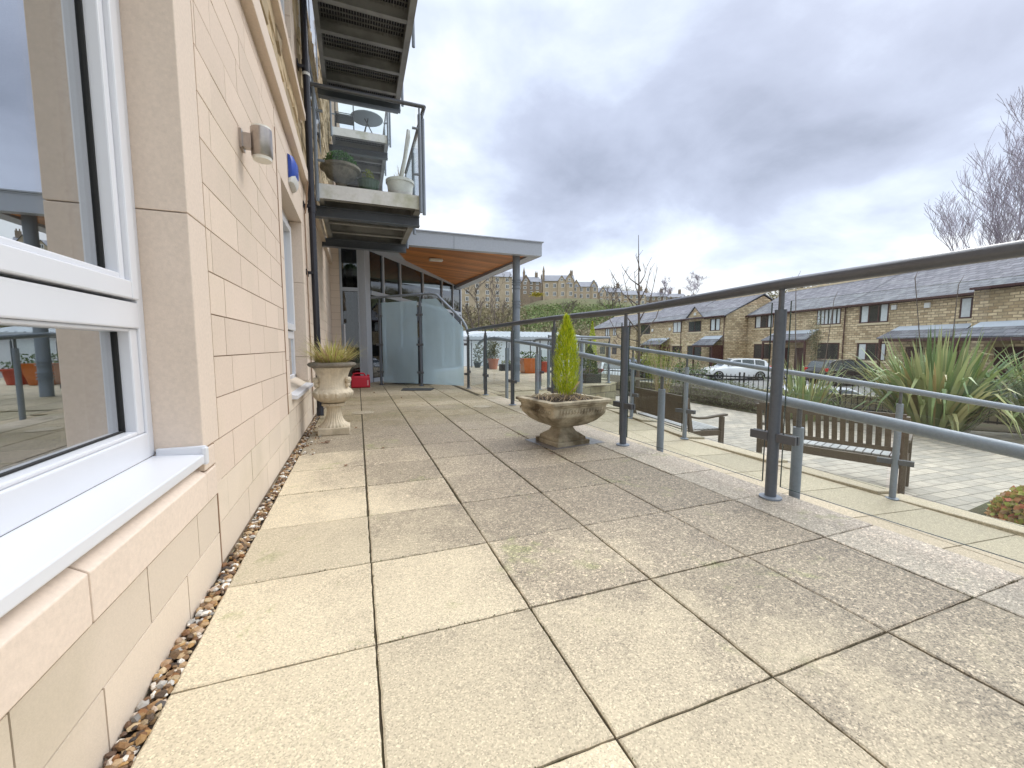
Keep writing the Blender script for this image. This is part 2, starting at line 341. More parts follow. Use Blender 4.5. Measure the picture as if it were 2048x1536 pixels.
M = dict(
 slab=pavmat('paving slab', (.625, .53, .365), (.55, .465, .33), (.19, .15, .112)),
 ramps=pavmat('ramp slab', (.58, .49, .36), (.52, .44, .33), (.40, .33, .22), speck=.14, moss=False),
 edge=pavmat('reflection-pale edging', (.66, .58, .46), (.60, .53, .42), (.34, .29, .23), speck=.24),  # edging paler than the slabs: reflection in the glass put into the colour
 joint=mat('mossy joint', (.06, .045, .025), .95, n1=(6, .5), c2=(.055, .05, .02)),
 ash=mat('ashlar stone', (.685, .56, .455), .8, n1=(1.3, .08), n2=(90, .14), isl=.05, bump=.12, bscale=260, c2=(.62, .52, .41), c2pos=(.5, .72)),
 ashpink=mat('ashlar dressing', (.69, .575, .475), .8, n1=(1.3, .07), n2=(90, .15), isl=.04, bump=.1, bscale=260),
 ashbase=mat('ashlar base course', (.66, .56, .45), .8, n1=(1.3, .08), n2=(120, .10), isl=.07, bump=.12, bscale=260, c2=(.50, .43, .32), c2pos=(.52, .78)),
 mortar=mat('mortar', (.30, .22, .15), .9, n1=(5, .2)),
 mastic=mat('brown mastic joint', (.30, .19, .12), .7),
 rubble=mat('pitched stone', (.44, .34, .21), .9, n1=(2, .35), n2=(16, .25), isl=.25, bump=.8, bscale=18, c2=(.22, .17, .11), c2pos=(.55, .8)),
 upvc=mat('white upvc', (.68, .69, .725), .28, n1=(1, .02), n2=(60, .01), spec=.5),
 cloth=mat('white curtain', (.7, .7, .68), .9),
 plaster=mat('room plaster', (.62, .59, .50), .9, n1=(1, .06)),
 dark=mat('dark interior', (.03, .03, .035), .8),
 drape=mat('dark curtain', (.05, .05, .045), .9, n1=(9, .4)),
 grey=mat('grey powder coated steel', (.095, .11, .135), .36, n1=(5, .22), n2=(70, .2), bump=.15, bscale=200, c2=(.14, .14, .14), c2pos=(.6, .8)),
 greyl=mat('pale grey coated steel', (.215, .25, .30), .42, n1=(5, .2), n2=(70, .18), bump=.12, bscale=200),
 greyd=mat('weathered rail steel', (.07, .076, .092), .30, n1=(5, .3), n2=(60, .2), bump=.15, bscale=90, spec=.9),
 clampm=mat('clamp casting', (.10, .105, .12), .5),
 black=mat('black plastic pipe', (.018, .018, .026), .25, n1=(3, .2)),
 iron=mat('black iron', (.02, .02, .022), .5),
 steel=mat('brushed steel', (.42, .38, .35), .28, metal=1, n1=(4, .2), n2=(50, .2)),
 lens=mat('lamp lens', (.75, .74, .68), .3),
 glass=glassmat('clear balustrade glass', (.965, .985, .98), .45, 0.0),
 wglass=glassmat('window glass', (.62, .66, .64), 1.0, .46),
 eglass=glassmat('entrance glass', (.45, .48, .50), .9, .03),
 gedge=mat('glass edge', (.02, .035, .03), .2),
 cladding=mat('grey cladding panel', (.41, .45, .52), .4, n1=(.7, .06)),
 galv=mat('galvanised frame', (.30, .30, .29), .6, n1=(2, .25), n2=(30, .1), c2=(.12, .12, .11)),
 fasciaw=mat('stained white fascia', (.82, .83, .83), .6, n1=(2.2, .1), n2=(18, .12), c2=(.34, .36, .20), c2pos=(.48, .72)),
 cedar=mat('cedar board', (.50, .20, .055), .5, n1=(2, .25), n2=(30, .12), isl=.3),
 redp=mat('red plastic', (.55, .015, .04), .4, n1=(2, .08)),
 bluep=mat('blue plastic', (.02, .07, .42), .3),
 whitep=mat('white plastic', (.74, .74, .72), .4),
 urnm=mat('carved pale stone', (.64, .55, .41), .85, n1=(4, .2), n2=(30, .18), bump=.5, bscale=40, c2=(.26, .22, .15), c2pos=(.48, .75)),
 urnrim=mat('lichened rim stone', (.24, .21, .17), .9, n1=(8, .3), n2=(40, .3), bump=.8, bscale=30, c2=(.12, .11, .08)),
 planterm=mat('weathered stone', (.46, .40, .29), .9, n1=(5, .3), n2=(34, .25), bump=.8, bscale=30, c2=(.11, .085, .05), c2pos=(.42, .62)),
 soil=mat('potting soil', (.035, .022, .014), 1, n1=(20, .4), bump=1, bscale=50),
 twig=mat('dry stem', (.42, .32, .2), .8, isl=.3),
 bark=mat('bark', (.13, .105, .09), .9, n1=(3, .3), n2=(20, .2)),
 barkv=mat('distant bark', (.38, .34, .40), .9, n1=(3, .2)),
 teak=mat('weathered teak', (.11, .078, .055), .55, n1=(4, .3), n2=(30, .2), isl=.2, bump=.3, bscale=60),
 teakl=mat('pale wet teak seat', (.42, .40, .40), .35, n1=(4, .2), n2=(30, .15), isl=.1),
 paver=brickmat('block paving', (.46, .385, .315), (.29, .255, .22), (.13, .10, .075), .25, .165, rot=R(3), mortar_size=.007, floor=True, rough=.6, bump=.25),
 retw=brickmat('retaining wall stone', (.34, .29, .19), (.22, .19, .13), (.14, .12, .09), .35, .14, rot=R(-35), stain=(.10, .1, .06)),
 bank=brickmat('terrace side stone', (.40, .35, .22), (.3, .27, .18), (.2, .17, .12), .35, .15, rot=0, stain=(.16, .15, .09)),
 hstone=brickmat('house sandstone', (.78, .63, .41), (.40, .29, .17), (.30, .23, .15), .36, .15, rot=A_, mortar_size=.022, stain=(.34, .27, .17)),
 hdress=mat('dressed sandstone', (.66, .56, .38), .8, n1=(2, .1)),
 slate=brickmat('stone slate', (.12, .125, .145), (.19, .19, .215), (.06, .06, .07), .42, .17, rot=A_, mortar_size=.016, stain=(.24, .25, .26)),
 lead=mat('lead flashing', (.42, .47, .54), .4, n1=(2, .2)),
 brownf=mat('brown window frame', (.065, .022, .02), .5),
 darkpane=mat('dark house pane', (.035, .037, .04), .12, n1=(1.5, .3)),
 curt=mat('net curtain', (.62, .66, .68), .25, n1=(6, .2)),
 farwall=mat('far sandstone', (.42, .345, .25), .9, n1=(.35, .25), n2=(1.5, .2), isl=.1),
 fardark=mat('sooty sandstone', (.24, .19, .14), .9, n1=(.35, .3), n2=(1.5, .25), isl=.1),
 farroof=mat('far slate', (.21, .22, .25), .8, n1=(.3, .2), n2=(1, .15)),
 farwhite=mat('far white frame', (.72, .73, .72), .6),
 farpane=mat('far pane', (.04, .045, .05), .2),
 shed=mat('white profiled cladding', (.80, .82, .84), .5, n1=(.2, .03)),
 shedroof=mat('profiled metal roof', (.50, .53, .56), .4, n1=(.3, .15)),
 asphalt=mat('asphalt', (.17, .165, .16), .9, n1=(.4, .25), n2=(60, .2)),
 earth=mat('garden soil', (.085, .065, .04), 1, n1=(2, .4), n2=(20, .3), c2=(.06, .075, .03)),
 terrain=mat('rough hillside', (.10, .095, .045), 1, n1=(.05, .4), n2=(.5, .3), c2=(.06, .10, .03)),
 carw=mat('white car paint', (.80, .82, .85), .22, n1=(1, .02), coat=.8),
 cark=mat('black car paint', (.012, .013, .018), .2, n1=(1, .02), coat=1),
 carb=mat('dark blue car paint', (.02, .03, .075), .2, n1=(1, .02), coat=1),
 carg=mat('car glass', (.05, .065, .075), .06, n1=(1, .1), spec=1),
 tyre=mat('tyre', (.015, .015, .015), .8), alloy=mat('alloy wheel', (.55, .56, .58), .3, metal=.8),
 redl=mat('tail lamp', (.5, .02, .02), .2),
 terrac=mat('terracotta', (.55, .25, .17), .7), glaze=mat('orange glazed pot', (.50, .13, .025), .2, coat=.6, n1=(4, .2)), trough=mat('dark trough', (.035, .035, .035), .6),
 matg=mat('rubber mat', (.045, .048, .05), .8, n1=(30, .3)),
 g_conif=leafmat('golden cypress', [(.30, .42, .02), (.62, .68, .04), (.80, .80, .06), (.40, .52, .03), (.12, .20, .015)], .5, .4),
 g_green=leafmat('green foliage', [(.03, .07, .02), (.07, .13, .03), (.12, .18, .04)]),
 g_fern=leafmat('bright bush', [(.03, .12, .015), (.07, .20, .03), (.04, .13, .02)]),
 g_flax=leafmat('flax blade', [(.12, .19, .07), (.20, .28, .10), (.30, .37, .15), (.54, .52, .25), (.16, .24, .11), (.36, .28, .12), (.22, .31, .13), (.14, .21, .09)], .35, .2),
 g_grass=leafmat('sedge blade', [(.36, .40, .08), (.56, .52, .18), (.68, .58, .3), (.34, .19, .12), (.48, .54, .12)]),
 g_hedge=leafmat('grey green hedge', [(.09, .10, .055), (.16, .17, .09), (.23, .23, .14), (.12, .11, .06)]),
 g_bamb=leafmat('yellow green leaves', [(.12, .18, .03), (.28, .30, .06), (.20, .25, .05), (.34, .30, .10)]),
 g_heuch=leafmat('red and lime leaves', [(.55, .16, .11), (.60, .28, .14), (.46, .45, .12), (.38, .44, .09), (.62, .38, .28)]),
 g_wood=leafmat('bare woodland', [(.21, .18, .10), (.30, .26, .16), (.14, .14, .07), (.24, .18, .12), (.34, .31, .2)], .9, 0),
 g_slope=leafmat('green scrub', [(.11, .17, .06), (.17, .25, .08), (.24, .27, .11), (.08, .13, .05), (.27, .24, .13)], .9, 0),
 g_yel=leafmat('yellow shrub', [(.42, .36, .05), (.5, .42, .06)], .9, 0),
 g_moss=leafmat('moss', [(.06, .045, .02), (.10, .12, .03), (.16, .12, .06), (.05, .06, .02)], .9, 0),
 g_dead=leafmat('dead leaf', [(.12, .04, .02), (.2, .08, .03)]),
)
# gravel: each pebble its own colour
M['gravel'] = leafmat('pea gravel', [(.46, .27, .10), (.10, .06, .035), (.55, .42, .25), (.24, .11, .04), (.06, .05, .045), (.78, .74, .66), (.32, .18, .08), (.05, .04, .035)], .55, 0)
# frosted glass
m, t, p, o = new_mat('frosted glass')
p.inputs['Base Color'].default_value = (.66, .80, .88, 1); p.inputs['Roughness'].default_value = .35
tr = N(t, 'ShaderNodeBsdfTranslucent'); tr.inputs[0].default_value = (.76, .90, .98, 1)
rf = N(t, 'ShaderNodeBsdfRefraction'); rf.inputs['Roughness'].default_value = .22; rf.inputs['IOR'].default_value = 1.02; rf.inputs[0].default_value = (.82, .93, 1.0, 1)
P = N(t, 'ShaderNodeTexCoord').outputs['Object']; mpn = N(t, 'ShaderNodeMapping'); L(t, P, mpn.inputs[0]); mpn.inputs['Scale'].default_value = (2.5, 2.5, .8)
f1 = RAMP(t, NOISE(t, mpn.outputs[0], 1, 3).outputs[0], [(.3, (.22,)*3), (.7, (.34,)*3)])
mx1 = N(t, 'ShaderNodeMixShader'); L(t, f1, mx1.inputs[0]); L(t, rf.outputs[0], mx1.inputs[1]); L(t, tr.outputs[0], mx1.inputs[2])
mx2 = N(t, 'ShaderNodeMixShader'); mx2.inputs[0].default_value = .26; L(t, mx1.outputs[0], mx2.inputs[1]); L(t, p.outputs[0], mx2.inputs[2]); L(t, mx2.outputs[0], o.inputs[0])
M['frost'] = m

# ================================================================== ground, terrace, ramp, patio
XW = -.49
edge_out = [(2.17, -3.0), (2.17, 6.86), (3.42, 6.95), (5.45, 7.85), (7.4, 15.2), (7.4, 16.4), (-.6, 16.4), (-.6, -3.0)]
def inside(x, y, poly):
    c = False; n = len(poly)
    for i in range(n):
        x1, y1 = poly[i]; x2, y2 = poly[(i+1) % n]
        if (y1 > y) != (y2 > y) and x < (x2-x1)*(y-y1)/(y2-y1)+x1: c = not c
    return c
b = MB(); b.prism(edge_out, -1.7, -.014); setting(b.build('terrace_base', M['bank']))
b = MB(); b.prism([(-.48, -2.9), (1.9, -2.9), (1.9, 16.3), (-.48, 16.3)], -.0139, -.010); b.prism([(1.9, 6.8), (7.3, 6.95), (7.3, 16.3), (1.9, 16.3)], -.0138, -.0101)
# slabs, each with its own tint, tiny tilt and slightly ragged edge
b = MB(); S = .4525; jw = .0040
def slab(b, x0, x1, y0, y1, zf=lambda x, y: 0, th=.012, j=jw, jit=.0015):
    j = j*(.72 if y0 < 2.0 else 1.4)
    x0 += j; x1 -= j; y0 += j; y1 -= j
    n = max(2, int((x1-x0)/.03)) if y0 < 3.2 and x0 < 3 else 1
    mm = max(2, int((y1-y0)/.03)) if y0 < 3.2 and x0 < 3 else 1
    P_ = []
    for i in range(n): P_.append((x0+(x1-x0)*i/n, y0))
    for i in range(mm): P_.append((x1, y0+(y1-y0)*i/mm))
    for i in range(n): P_.append((x1-(x1-x0)*i/n, y1))
    for i in range(mm): P_.append((x0, y1-(y1-y0)*i/mm))
    dz = random.uniform(-.0012, .0012)
    if n > 1: P_ = [(x+random.uniform(-jit, jit), y+random.uniform(-jit, jit)) for x, y in P_]
    k = len(P_); cxx, cyy = (x0+x1)/2, (y0+y1)/2; sh = .0045
    vin = [(cxx+(x-cxx)*(1-sh/abs(x1-x0)*2), cyy+(y-cyy)*(1-sh/abs(y1-y0)*2)) for x, y in P_]
    vs = [(x, y, zf(x, y)-th) for x, y in P_]+[(x, y, zf(x, y)-.003+dz) for x, y in P_]+[(x, y, zf(x, y)+dz) for x, y in vin]
    fs = [(i, (i+1) % k, k+(i+1) % k, k+i) for i in range(k)]+[(k+i, k+(i+1) % k, 2*k+(i+1) % k, 2*k+i) for i in range(k)]+[tuple(range(2*k, 3*k))]
    b.add(vs, fs)
x_ = [-.435, .022, .474, .926, 1.378, 1.828]
yj = 1.107-S*9
for j in range(46):
    y0 = yj+j*S
    for i in range(len(x_)-1):
        if y0 < 6.6 or i < 9: slab(b, x_[i], x_[i+1], y0, y0+S)
    if y0 > 6.5:
        for i in range(12):
            x0 = 1.905+i*S
            if inside(x0+S/2, y0+S/2, edge_out): slab(b, x0, x0+S, y0, y0+S)
setting(b.build('terrace_paving', M['slab']))
b = MB()
for j in range(-2, 21):
    y = yj+j*S
    if y < 6.3: slab(b, 1.832, 2.165, y, y+S, j=.003)
setting(b.build('terrace_edging', M['edge']))
# joint bed under the slabs
b = MB(); b.prism([(-.436, -2.9), (1.904, -2.9), (1.904, 16.3), (-.436, 16.3)], -.0105, -.0085); setting(b.build('joint_bed', M['joint']))
b = MB(); b.prism([(1.906, 6.7), (7.0, 8.6), (7.0, 16.3), (1.906, 16.3)], -.0105, -.0085); setting(b.build('upper_joint_bed', M['joint']))
# ramp: lofted between inner and outer edge
inn = [(2.175, 6.86, -.002), (2.175, 5.12, -.1), (2.175, 3.03, -.31), (2.175, 1.74, -.42), (2.175, .72, -.51), (2.175, -2.9, -.85)]
out = [(3.42, 6.86, -.002), (3.45, 5.8, -.09), (3.55, 4.73, -.19), (3.58, 3.76, -.28), (4.33, 2.1, -.52), (4.9, .8, -.70), (5.6, -2.9, -1.0)]
def interp(tab, y):
    for (a, b_) in zip(tab, tab[1:]):
        if a[1] >= y >= b_[1]:
            f = (a[1]-y)/(a[1]-b_[1]); return a[0]+(b_[0]-a[0])*f, a[2]+(b_[2]-a[2])*f
    return (tab[0][0], tab[0][2]) if y > tab[0][1] else (tab[-1][0], tab[-1][2])
b = MB(); bj = MB()
ys = [6.86-.45*i for i in range(22)]
for y1, y0 in zip(ys, ys[1:]):
    for i in range(3):
        q = []
        for yy, ff in ((y0+.004, (i+.006)/3), (y0+.004, (i+.994)/3), (y1-.004, (i+.994)/3), (y1-.004, (i+.006)/3)):
            xi, zi = interp(inn, yy); xo, zo = interp(out, yy); q.append((xi+(xo-xi)*ff, yy, zi+(zo-zi)*ff))
        b.add([(x, y, z-.03) for x, y, z in q]+q, [(0, 1, 5, 4), (1, 2, 6, 5), (2, 3, 7, 6), (3, 0, 4, 7), (4, 5, 6, 7)])
    q = []
    for yy in (y0, y1):
        xi, zi = interp(inn, yy); xo, zo = interp(out, yy); q += [(xi, yy, zi-.012), (xo, yy, zo-.012), (xo, yy, -1.6), (xi, yy, -1.6)]
    bj.add(q, [(0, 1, 5, 4), (1, 2, 6, 5), (3, 0, 4, 7)])
setting(b.build('ramp', M['ramps'])); setting(bj.build('ramp_base', M['joint']))
# coping stones along the outer edge of the ramp, stepping down
b = MB()
for y1, y0 in zip([6.86-.78*i for i in range(13)], [6.86-.78*(i+1) for i in range(13)]):
    q = []
    xo0, zo0 = interp(out, y0+.01); xo1, zo1 = interp(out, y1-.01); zt = (zo0+zo1)/2+.03
    a = [(xo0, y0+.006), (xo0+.30, y0+.006), (xo1+.30, y1-.006), (xo1, y1-.006)]
    z0s = [zo0+.03, zo0+.0, zo1-.02, zo1+.01]
    vs = [(x, y, -1.25) for x, y in a]+[(x, y, z) for (x, y), z in zip(a, z0s)]
    b.add(vs, [(4, 5, 6, 7), (0, 1, 5, 4), (1, 2, 6, 5), (2, 3, 7, 6), (3, 0, 4, 7)])
setting(b.build('ramp_kerb', M['ramps'], bevel=.008))
# patio and its border
b = MB(); b.prism([(3.3, -4), (12.2, -4), (12.6, 3.5), (9.45, 6.8), (9.6, 11.5), (7.2, 12.5), (3.3, 12.5)], -1.35, -.90); setting(b.build('patio', M['paver']))
b = MB(); b.prism([(9.47, 6.82), (12.62, 3.52), (12.3, -4), (14.2, -4), (14.2, 3.6), (12.9, 7.6), (11.1, 10.3), (10.2, 14.5), (7.3, 14.5), (7.3, 12.52), (9.62, 11.52)], -1.6, -.885); setting(b.build('garden_bed', M['earth']))
b = MB(); b.prism([(5.2, .7), (6.9, .7), (6.9, 2.3), (5.45, 2.15)], -1.1, -.875); setting(b.build('planting_pocket', M['earth']))
# car park, sloping gently down towards the garden
def zc(x, y): return -1.35-.30*max(0, min(1, (26-x)/18))
b = MB(); n = 12
xs = [7+ i*3.0 for i in range(12)]; ysx = [-30+i*8 for i in range(14)]
vs = [(x, y, zc(x, y)) for x in xs for y in ysx]
b.add(vs, [(i*14+j, (i+1)*14+j, (i+1)*14+j+1, i*14+j+1) for i in range(11) for j in range(13)])
setting(b.build('car_park', M['asphalt']))
# terrain reaching the horizon, climbing to a wooded hillside beyond the valley
AZ = [-40, 5, 14, 20, 24, 28, 33, 38, 43, 50, 57, 64, 70, 80, 100, 140]
TOP = [16, 16, 17.5, 18, 22.8, 24.2, 23, 20.3, 19, 18, 23.5, 25.5, 26.5, 26, 22, 18]      # height at 200 m
TOP2 = [50, 50, 50, 50, 50, 52, 51, 49, 38, 30, 46, 49, 50, 48, 40, 30]               # height at 380 m
def tab(a, T):
    for i in range(len(AZ)-1):
        if AZ[i] <= a <= AZ[i+1]: return T[i]+(T[i+1]-T[i])*(a-AZ[i])/(AZ[i+1]-AZ[i])
    return T[-1]
def smooth(x): x = max(0, min(1, x)); return x*x*(3-2*x)
def terr(x, y):
    r = math.hypot(x, y); a = math.degrees(math.atan2(x, y))
    if a < -40 or a > 140 or r < 95: return -1.9
    t0 = -2.7/95; t1 = (tab(a, TOP)-.8)/200; t2 = (tab(a, TOP2)-.8)/380
    t_ = t0+(t1-t0)*min(1, (r-95)/95)**.85 if r < 190 else t1+(t2-t1)*smooth((r-225)/155)
    k = smooth((r-95)/30)*(1-smooth((r-170)/20))
    return .8+min(r, 450)*t_+1.2*noise.noise(Vector((x*.04, y*.04, 0)))*k
b = MB(); rr = [0, 12, 30, 60, 85, 95, 103, 111, 119, 127, 135, 143, 151, 159, 167, 175, 183, 191, 205, 220, 240, 260, 290, 320, 350, 380, 450, 600, 1000, 2500]; na = 120
vs = []
for r_ in rr:
    for k in range(na):
        a = 2*PI*k/na; vs.append((r_*math.sin(a), r_*math.cos(a), terr(r_*math.sin(a)+1e-6, r_*math.cos(a)+1e-6)))
b.add(vs, [(i*na+k, i*na+(k+1) % na, (i+1)*na+(k+1) % na, (i+1)*na+k) for i in range(len(rr)-1) for k in range(na)])
setting(b.build('ground', M['terrain'], smooth=True))
# gravel strip in the gap along the wall
b = MB(); b.box(-.488, -.437, -1, 9.3, -.03, -.012); setting(b.build('gravel_bed', M['soil']))
phi = (1+5**.5)/2
ICO = [Vector(v).normalized() for v in [(-1,phi,0),(1,phi,0),(-1,-phi,0),(1,-phi,0),(0,-1,phi),(0,1,phi),(0,-1,-phi),(0,1,-phi),(phi,0,-1),(phi,0,1),(-phi,0,-1),(-phi,0,1)]]
ICF = [(0,11,5),(0,5,1),(0,1,7),(0,7,10),(0,10,11),(1,5,9),(5,11,4),(11,10,2),(10,7,6),(7,1,8),(3,9,4),(3,4,2),(3,2,6),(3,6,8),(3,8,9),(4,9,5),(2,4,11),(6,2,10),(8,6,7),(9,8,1)]
def pebble(b, c, r_):
    sx, sy, sz = r_*random.uniform(.7, 1.3), r_*random.uniform(.7, 1.4), r_*random.uniform(.5, .8)
    a = random.random()*PI; ca, sa = math.cos(a), math.sin(a); vs = []
    for v in ICO:
        q = 1+random.uniform(-.2, .2); x, y, z = v.x*sx*q, v.y*sy*q, v.z*sz*q; vs.append((c[0]+x*ca-y*sa, c[1]+x*sa+y*ca, c[2]+z))
    b.add(vs, ICF)
b = MB()
for i in range(2600):
    y = .5+random.random()**1.7*6.5
    pebble(b, (random.uniform(-.482, -.437), y, random.uniform(-.012, .004)), random.uniform(.005, .0125))
for i in range(70): pebble(b, (random.uniform(-.45, -.33), random.uniform(3.3, 4.6), .004), random.uniform(.004, .009))
tag(b.build('gravel', M['gravel']), 'strip of brown and white pebbles along the foot of the wall', 'gravel', kind='stuff')

# ================================================================== apartment building (left)
bld = thing('apartment_building', 'apartment building of pale ashlar and rough stone rising on the left', 'building', (XW, 4, 0))
def wall_blocks(b, y0, y1, z0, z1, hgt=.152, zb=.006, lmin=.33, lmax=.46, prd=0.0, jit=.0012, j=.0046, openings=(), pitched=0, x=XW):
    k = math.floor((z0-zb)/hgt+1e-4)
    while zb+k*hgt < z1-1e-3:
        za = max(z0, zb+k*hgt); zt = min(z1, zb+(k+1)*hgt); y = y0-random.uniform(0, lmax)
        while y < y1:
            l = random.uniform(lmin, lmax); a, c = max(y0, y), min(y1, y+l); y += l
            if c-a < .02: continue
            segs = [(a, c)]
            for (oa, ob, oz0, oz1) in openings:
                if zt > oz0+.01 and za < oz1-.01:
                    ns = []
                    for s0, s1 in segs:
                        if s1 <= oa or s0 >= ob: ns.append((s0, s1))
                        else:
                            if s0 < oa: ns.append((s0, oa))
                            if s1 > ob: ns.append((ob, s1))
                    segs = ns
            for s0, s1 in segs:
                if s1-s0 < .015: continue
                pr = prd+random.uniform(0, jit); jj = j/2; e = pitched
                bx = [(x-.05, s0+jj, za+jj), (x-.05, s1-jj, za+jj), (x-.05, s1-jj, zt-jj), (x-.05, s0+jj, zt-jj)]
                f0 = [(x+prd-(.004 if e else 0), *q[1:]) for q in bx]
                if e:
                    i_ = .02; pr2 = random.uniform(.012, .035)
                    f1 = [(x+pr2*random.uniform(.5, 1.2), s0+i_, za+i_), (x+pr2*random.uniform(.5, 1.2), s1-i_, za+i_), (x+pr2*random.uniform(.5, 1.2), s1-i_, zt-i_), (x+pr2*random.uniform(.5, 1.2), s0+i_, zt-i_)]
                    b.add(bx+f0+f1, [(0, 1, 5, 4), (1, 2, 6, 5), (2, 3, 7, 6), (3, 0, 4, 7), (4, 5, 9, 8), (5, 6, 10, 9), (6, 7, 11, 10), (7, 4, 8, 11), (8, 9, 10), (8, 10, 11)])
                else:
                    f0 = [(x+pr, *q[1:]) for q in bx]
                    b.add(bx+f0, [(0, 1, 5, 4), (1, 2, 6, 5), (2, 3, 7, 6), (3, 0, 4, 7), (4, 5, 6, 7)])
        k += 1
W1 = (-1.6, 1.617, .381, 4.0); W2 = (3.54, 4.74, .45, 2.05); WU = (2.9, 4.55, 3.28, 5.0)
ops = [(W1[0], 1.78, .275, 2.35), (3.39, 4.90, .31, 2.05)]
b = MB(); wall_blocks(b, 1.72, 9.5, .006, .31, openings=[(0, 1.78, .46, 2.5)]); b.build('ashlar_footing', M['ashbase'], bld)
b = MB(); wall_blocks(b, 1.72, 3.355, .31, 2.50, openings=[(0, 1.78, .46, 2.5)]); b.build('ashlar_wall', M['ash'], bld)
b = MB(); wall_blocks(b, 4.90, 9.5, .31, 2.50); b.build('ashlar_wall', M['ash'], bld)
b = MB(); wall_blocks(b, 3.355, 4.90, 2.34+.1, 2.50); b.build('ashlar_lintel_course', M['ash'], bld)
b = MB()
wall_blocks(b, -2, 1.717, .131, .275, hgt=.144, zb=.131, lmin=.3, lmax=.5); wall_blocks(b, -2, 1.717, -.013, .131, hgt=.144, zb=-.013, lmin=.3, lmax=.5)
b.build('ashlar_plinth', M['ashbase'], bld)
# dressings round the openings, in tall pieces
b = MB()
def dress(b, y0, y1, z0, z1, pr=.0, dep=.22): b.box(XW-dep, XW+pr, y0, y1, z0+.0015, z1-.0015)
for z0, z1 in ((.385, .458), (.4615, 1.222), (1.222, 2.36), (2.36, 2.5)): dress(b, 1.617, 1.779, z0, z1)
dress(b, 1.717, 1.779, .278, .385)
for z0, z1 in ((.452, .70), (.70, 1.45), (1.45, 2.05)):
    dress(b, 3.38, 3.54, z0, z1); dress(b, 4.74, 4.90, z0, z1)
dress(b, 3.38, 4.9, 2.05, 2.34); dress(b, 3.38, 4.9, 2.34, 2.5)
build_each(b, 'window_surround', M['ashpink'], bld, bevel=.003)
b = MB(); b.box(XW-.05, XW+.0035, 3.356, 3.377, .31, 2.31); b.box(XW-.05, XW+.002, 1.7185, 1.726, -.01, .275); build_each(b, 'movement_joint', M['mastic'], bld)
b = MB(); b.box(XW-.3, XW-.0035, 1.64, 3.52, -.3, 2.5); b.box(XW-.3, XW-.0035, 4.78, 9.6, -.3, 2.5); b.box(XW-.3, XW-.0035, -2, 1.70, -.3, .27); b.box(XW-.3, XW-.0035, 3.5, 4.8, -.3, .33)
b.box(XW-.3, XW-.0035, 3.5, 4.8, 2.07, 2.5); b.box(XW-.3, XW-.0036, -2, 2.88, 2.5, 12); b.box(XW-.3, XW-.0036, 4.62, 26, 2.5, 12); b.box(XW-.3, XW-.0037, 2.88, 4.62, 2.5, 3.26); b.box(XW-.3, XW-.0037, 2.88, 4.62, 5.02, 12)
b.build('wall_core', M['mortar'], bld)
# sloping stone sill of the near window
def sillstone(b, y0, y1, zt, zb, xin=-.60, xf=XW+.004):
    b.add([(xin, y0, zb), (xf, y0, zb), (xf, y0, zt), (xin, y0, zt+.075), (xin, y1, zb), (xf, y1, zb), (xf, y1, zt), (xin, y1, zt+.075)],
          [(0, 1, 2, 3), (7, 6, 5, 4), (1, 5, 6, 2), (2, 6, 7, 3), (0, 4, 5, 1)])
b = MB(); sillstone(b, -.05, .968, .377, .277); sillstone(b, .972, 1.616, .377, .277); b.box(-.6, XW+.004, 1.616, 1.716, .277, .38); build_each(b, 'stone_sill', M['ashpink'], bld, bevel=.003)
b = MB(); sillstone(b, 3.54, 4.12, .42, .315); sillstone(b, 4.123, 4.74, .42, .315); b.box(-.6, XW+.004, 3.385, 3.54, .315, .45); b.box(-.6, XW+.004, 4.74, 4.9, .315, .45); b.build('stone_sill', M['ashbase'], bld, bevel=.003)
# string courses and rough stone above
b = MB(); b.box(XW-.1, XW+.055, -2, 7.2, 2.515, 2.66); b.box(XW-.1, XW+.055, 7.205, 16, 2.515, 2.66); b.build('string_course', M['ashpink'], bld, bevel=.004)
b = MB(); b.box(XW-.1, XW+.02, -2, 4.96, 3.105, 3.27); b.box(XW-.1, XW+.07, 2.7, 4.86, 3.09, 3.16); b.build('string_course', M['ashpink'], bld, bevel=.004)
b = MB(); wall_blocks(b, -2, 12, 2.665, 3.10, hgt=.145, zb=2.665, lmin=.18, lmax=.42, pitched=1); wall_blocks(b, 5.05, 12, 3.10, 3.98, hgt=.146, zb=3.10, lmin=.18, lmax=.42, pitched=1)
wall_blocks(b, 0, 12, 3.28, 7.3, hgt=.146, zb=3.28, lmin=.18, lmax=.45, pitched=1, openings=[(2.9, 4.78, 3.28, 5.0), (5.6, 8.2, 3.28, 4.7), (5.6, 8.2, 5.3, 7.3), (0, 5.06, 3.0, 3.98)])
wall_blocks(b, 1.5, 2.9, 3.28, 4.0, hgt=.146, zb=3.28, lmin=.18, lmax=.45, pitched=1)
b.build('rough_stone_wall', M['rubble'], bld)
b = MB()
for i in range(10): dress(b, 4.55, 4.76+.05*(i % 2), 3.28+i*.19, 3.28+(i+1)*.19, pr=.004)
build_each(b, 'window_surround', M['ashpink'], bld, bevel=.003)
# balcony doors behind the balconies
def door_glaz(y0, y1, z0, z1):
    b = MB(); b.box(XW-.05, XW+.006, y0, y0+.06, z0, z1); b.box(XW-.05, XW+.006, y1-.06, y1, z0, z1); b.box(XW-.05, XW+.006, (y0+y1)/2-.04, (y0+y1)/2+.04, z0, z1); b.box(XW-.05, XW+.006, y0, y1, z1, z1+.07)
    f = b.build('balcony_door', M['cladding'], bld); b = MB(); b.box(XW-.03, XW-.002, y0+.06, y1-.06, z0, z1); b.build('pane', M['darkpane'], f)
door_glaz(5.65, 8.15, 2.8, 4.62); door_glaz(5.65, 8.15, 5.35, 7.2)

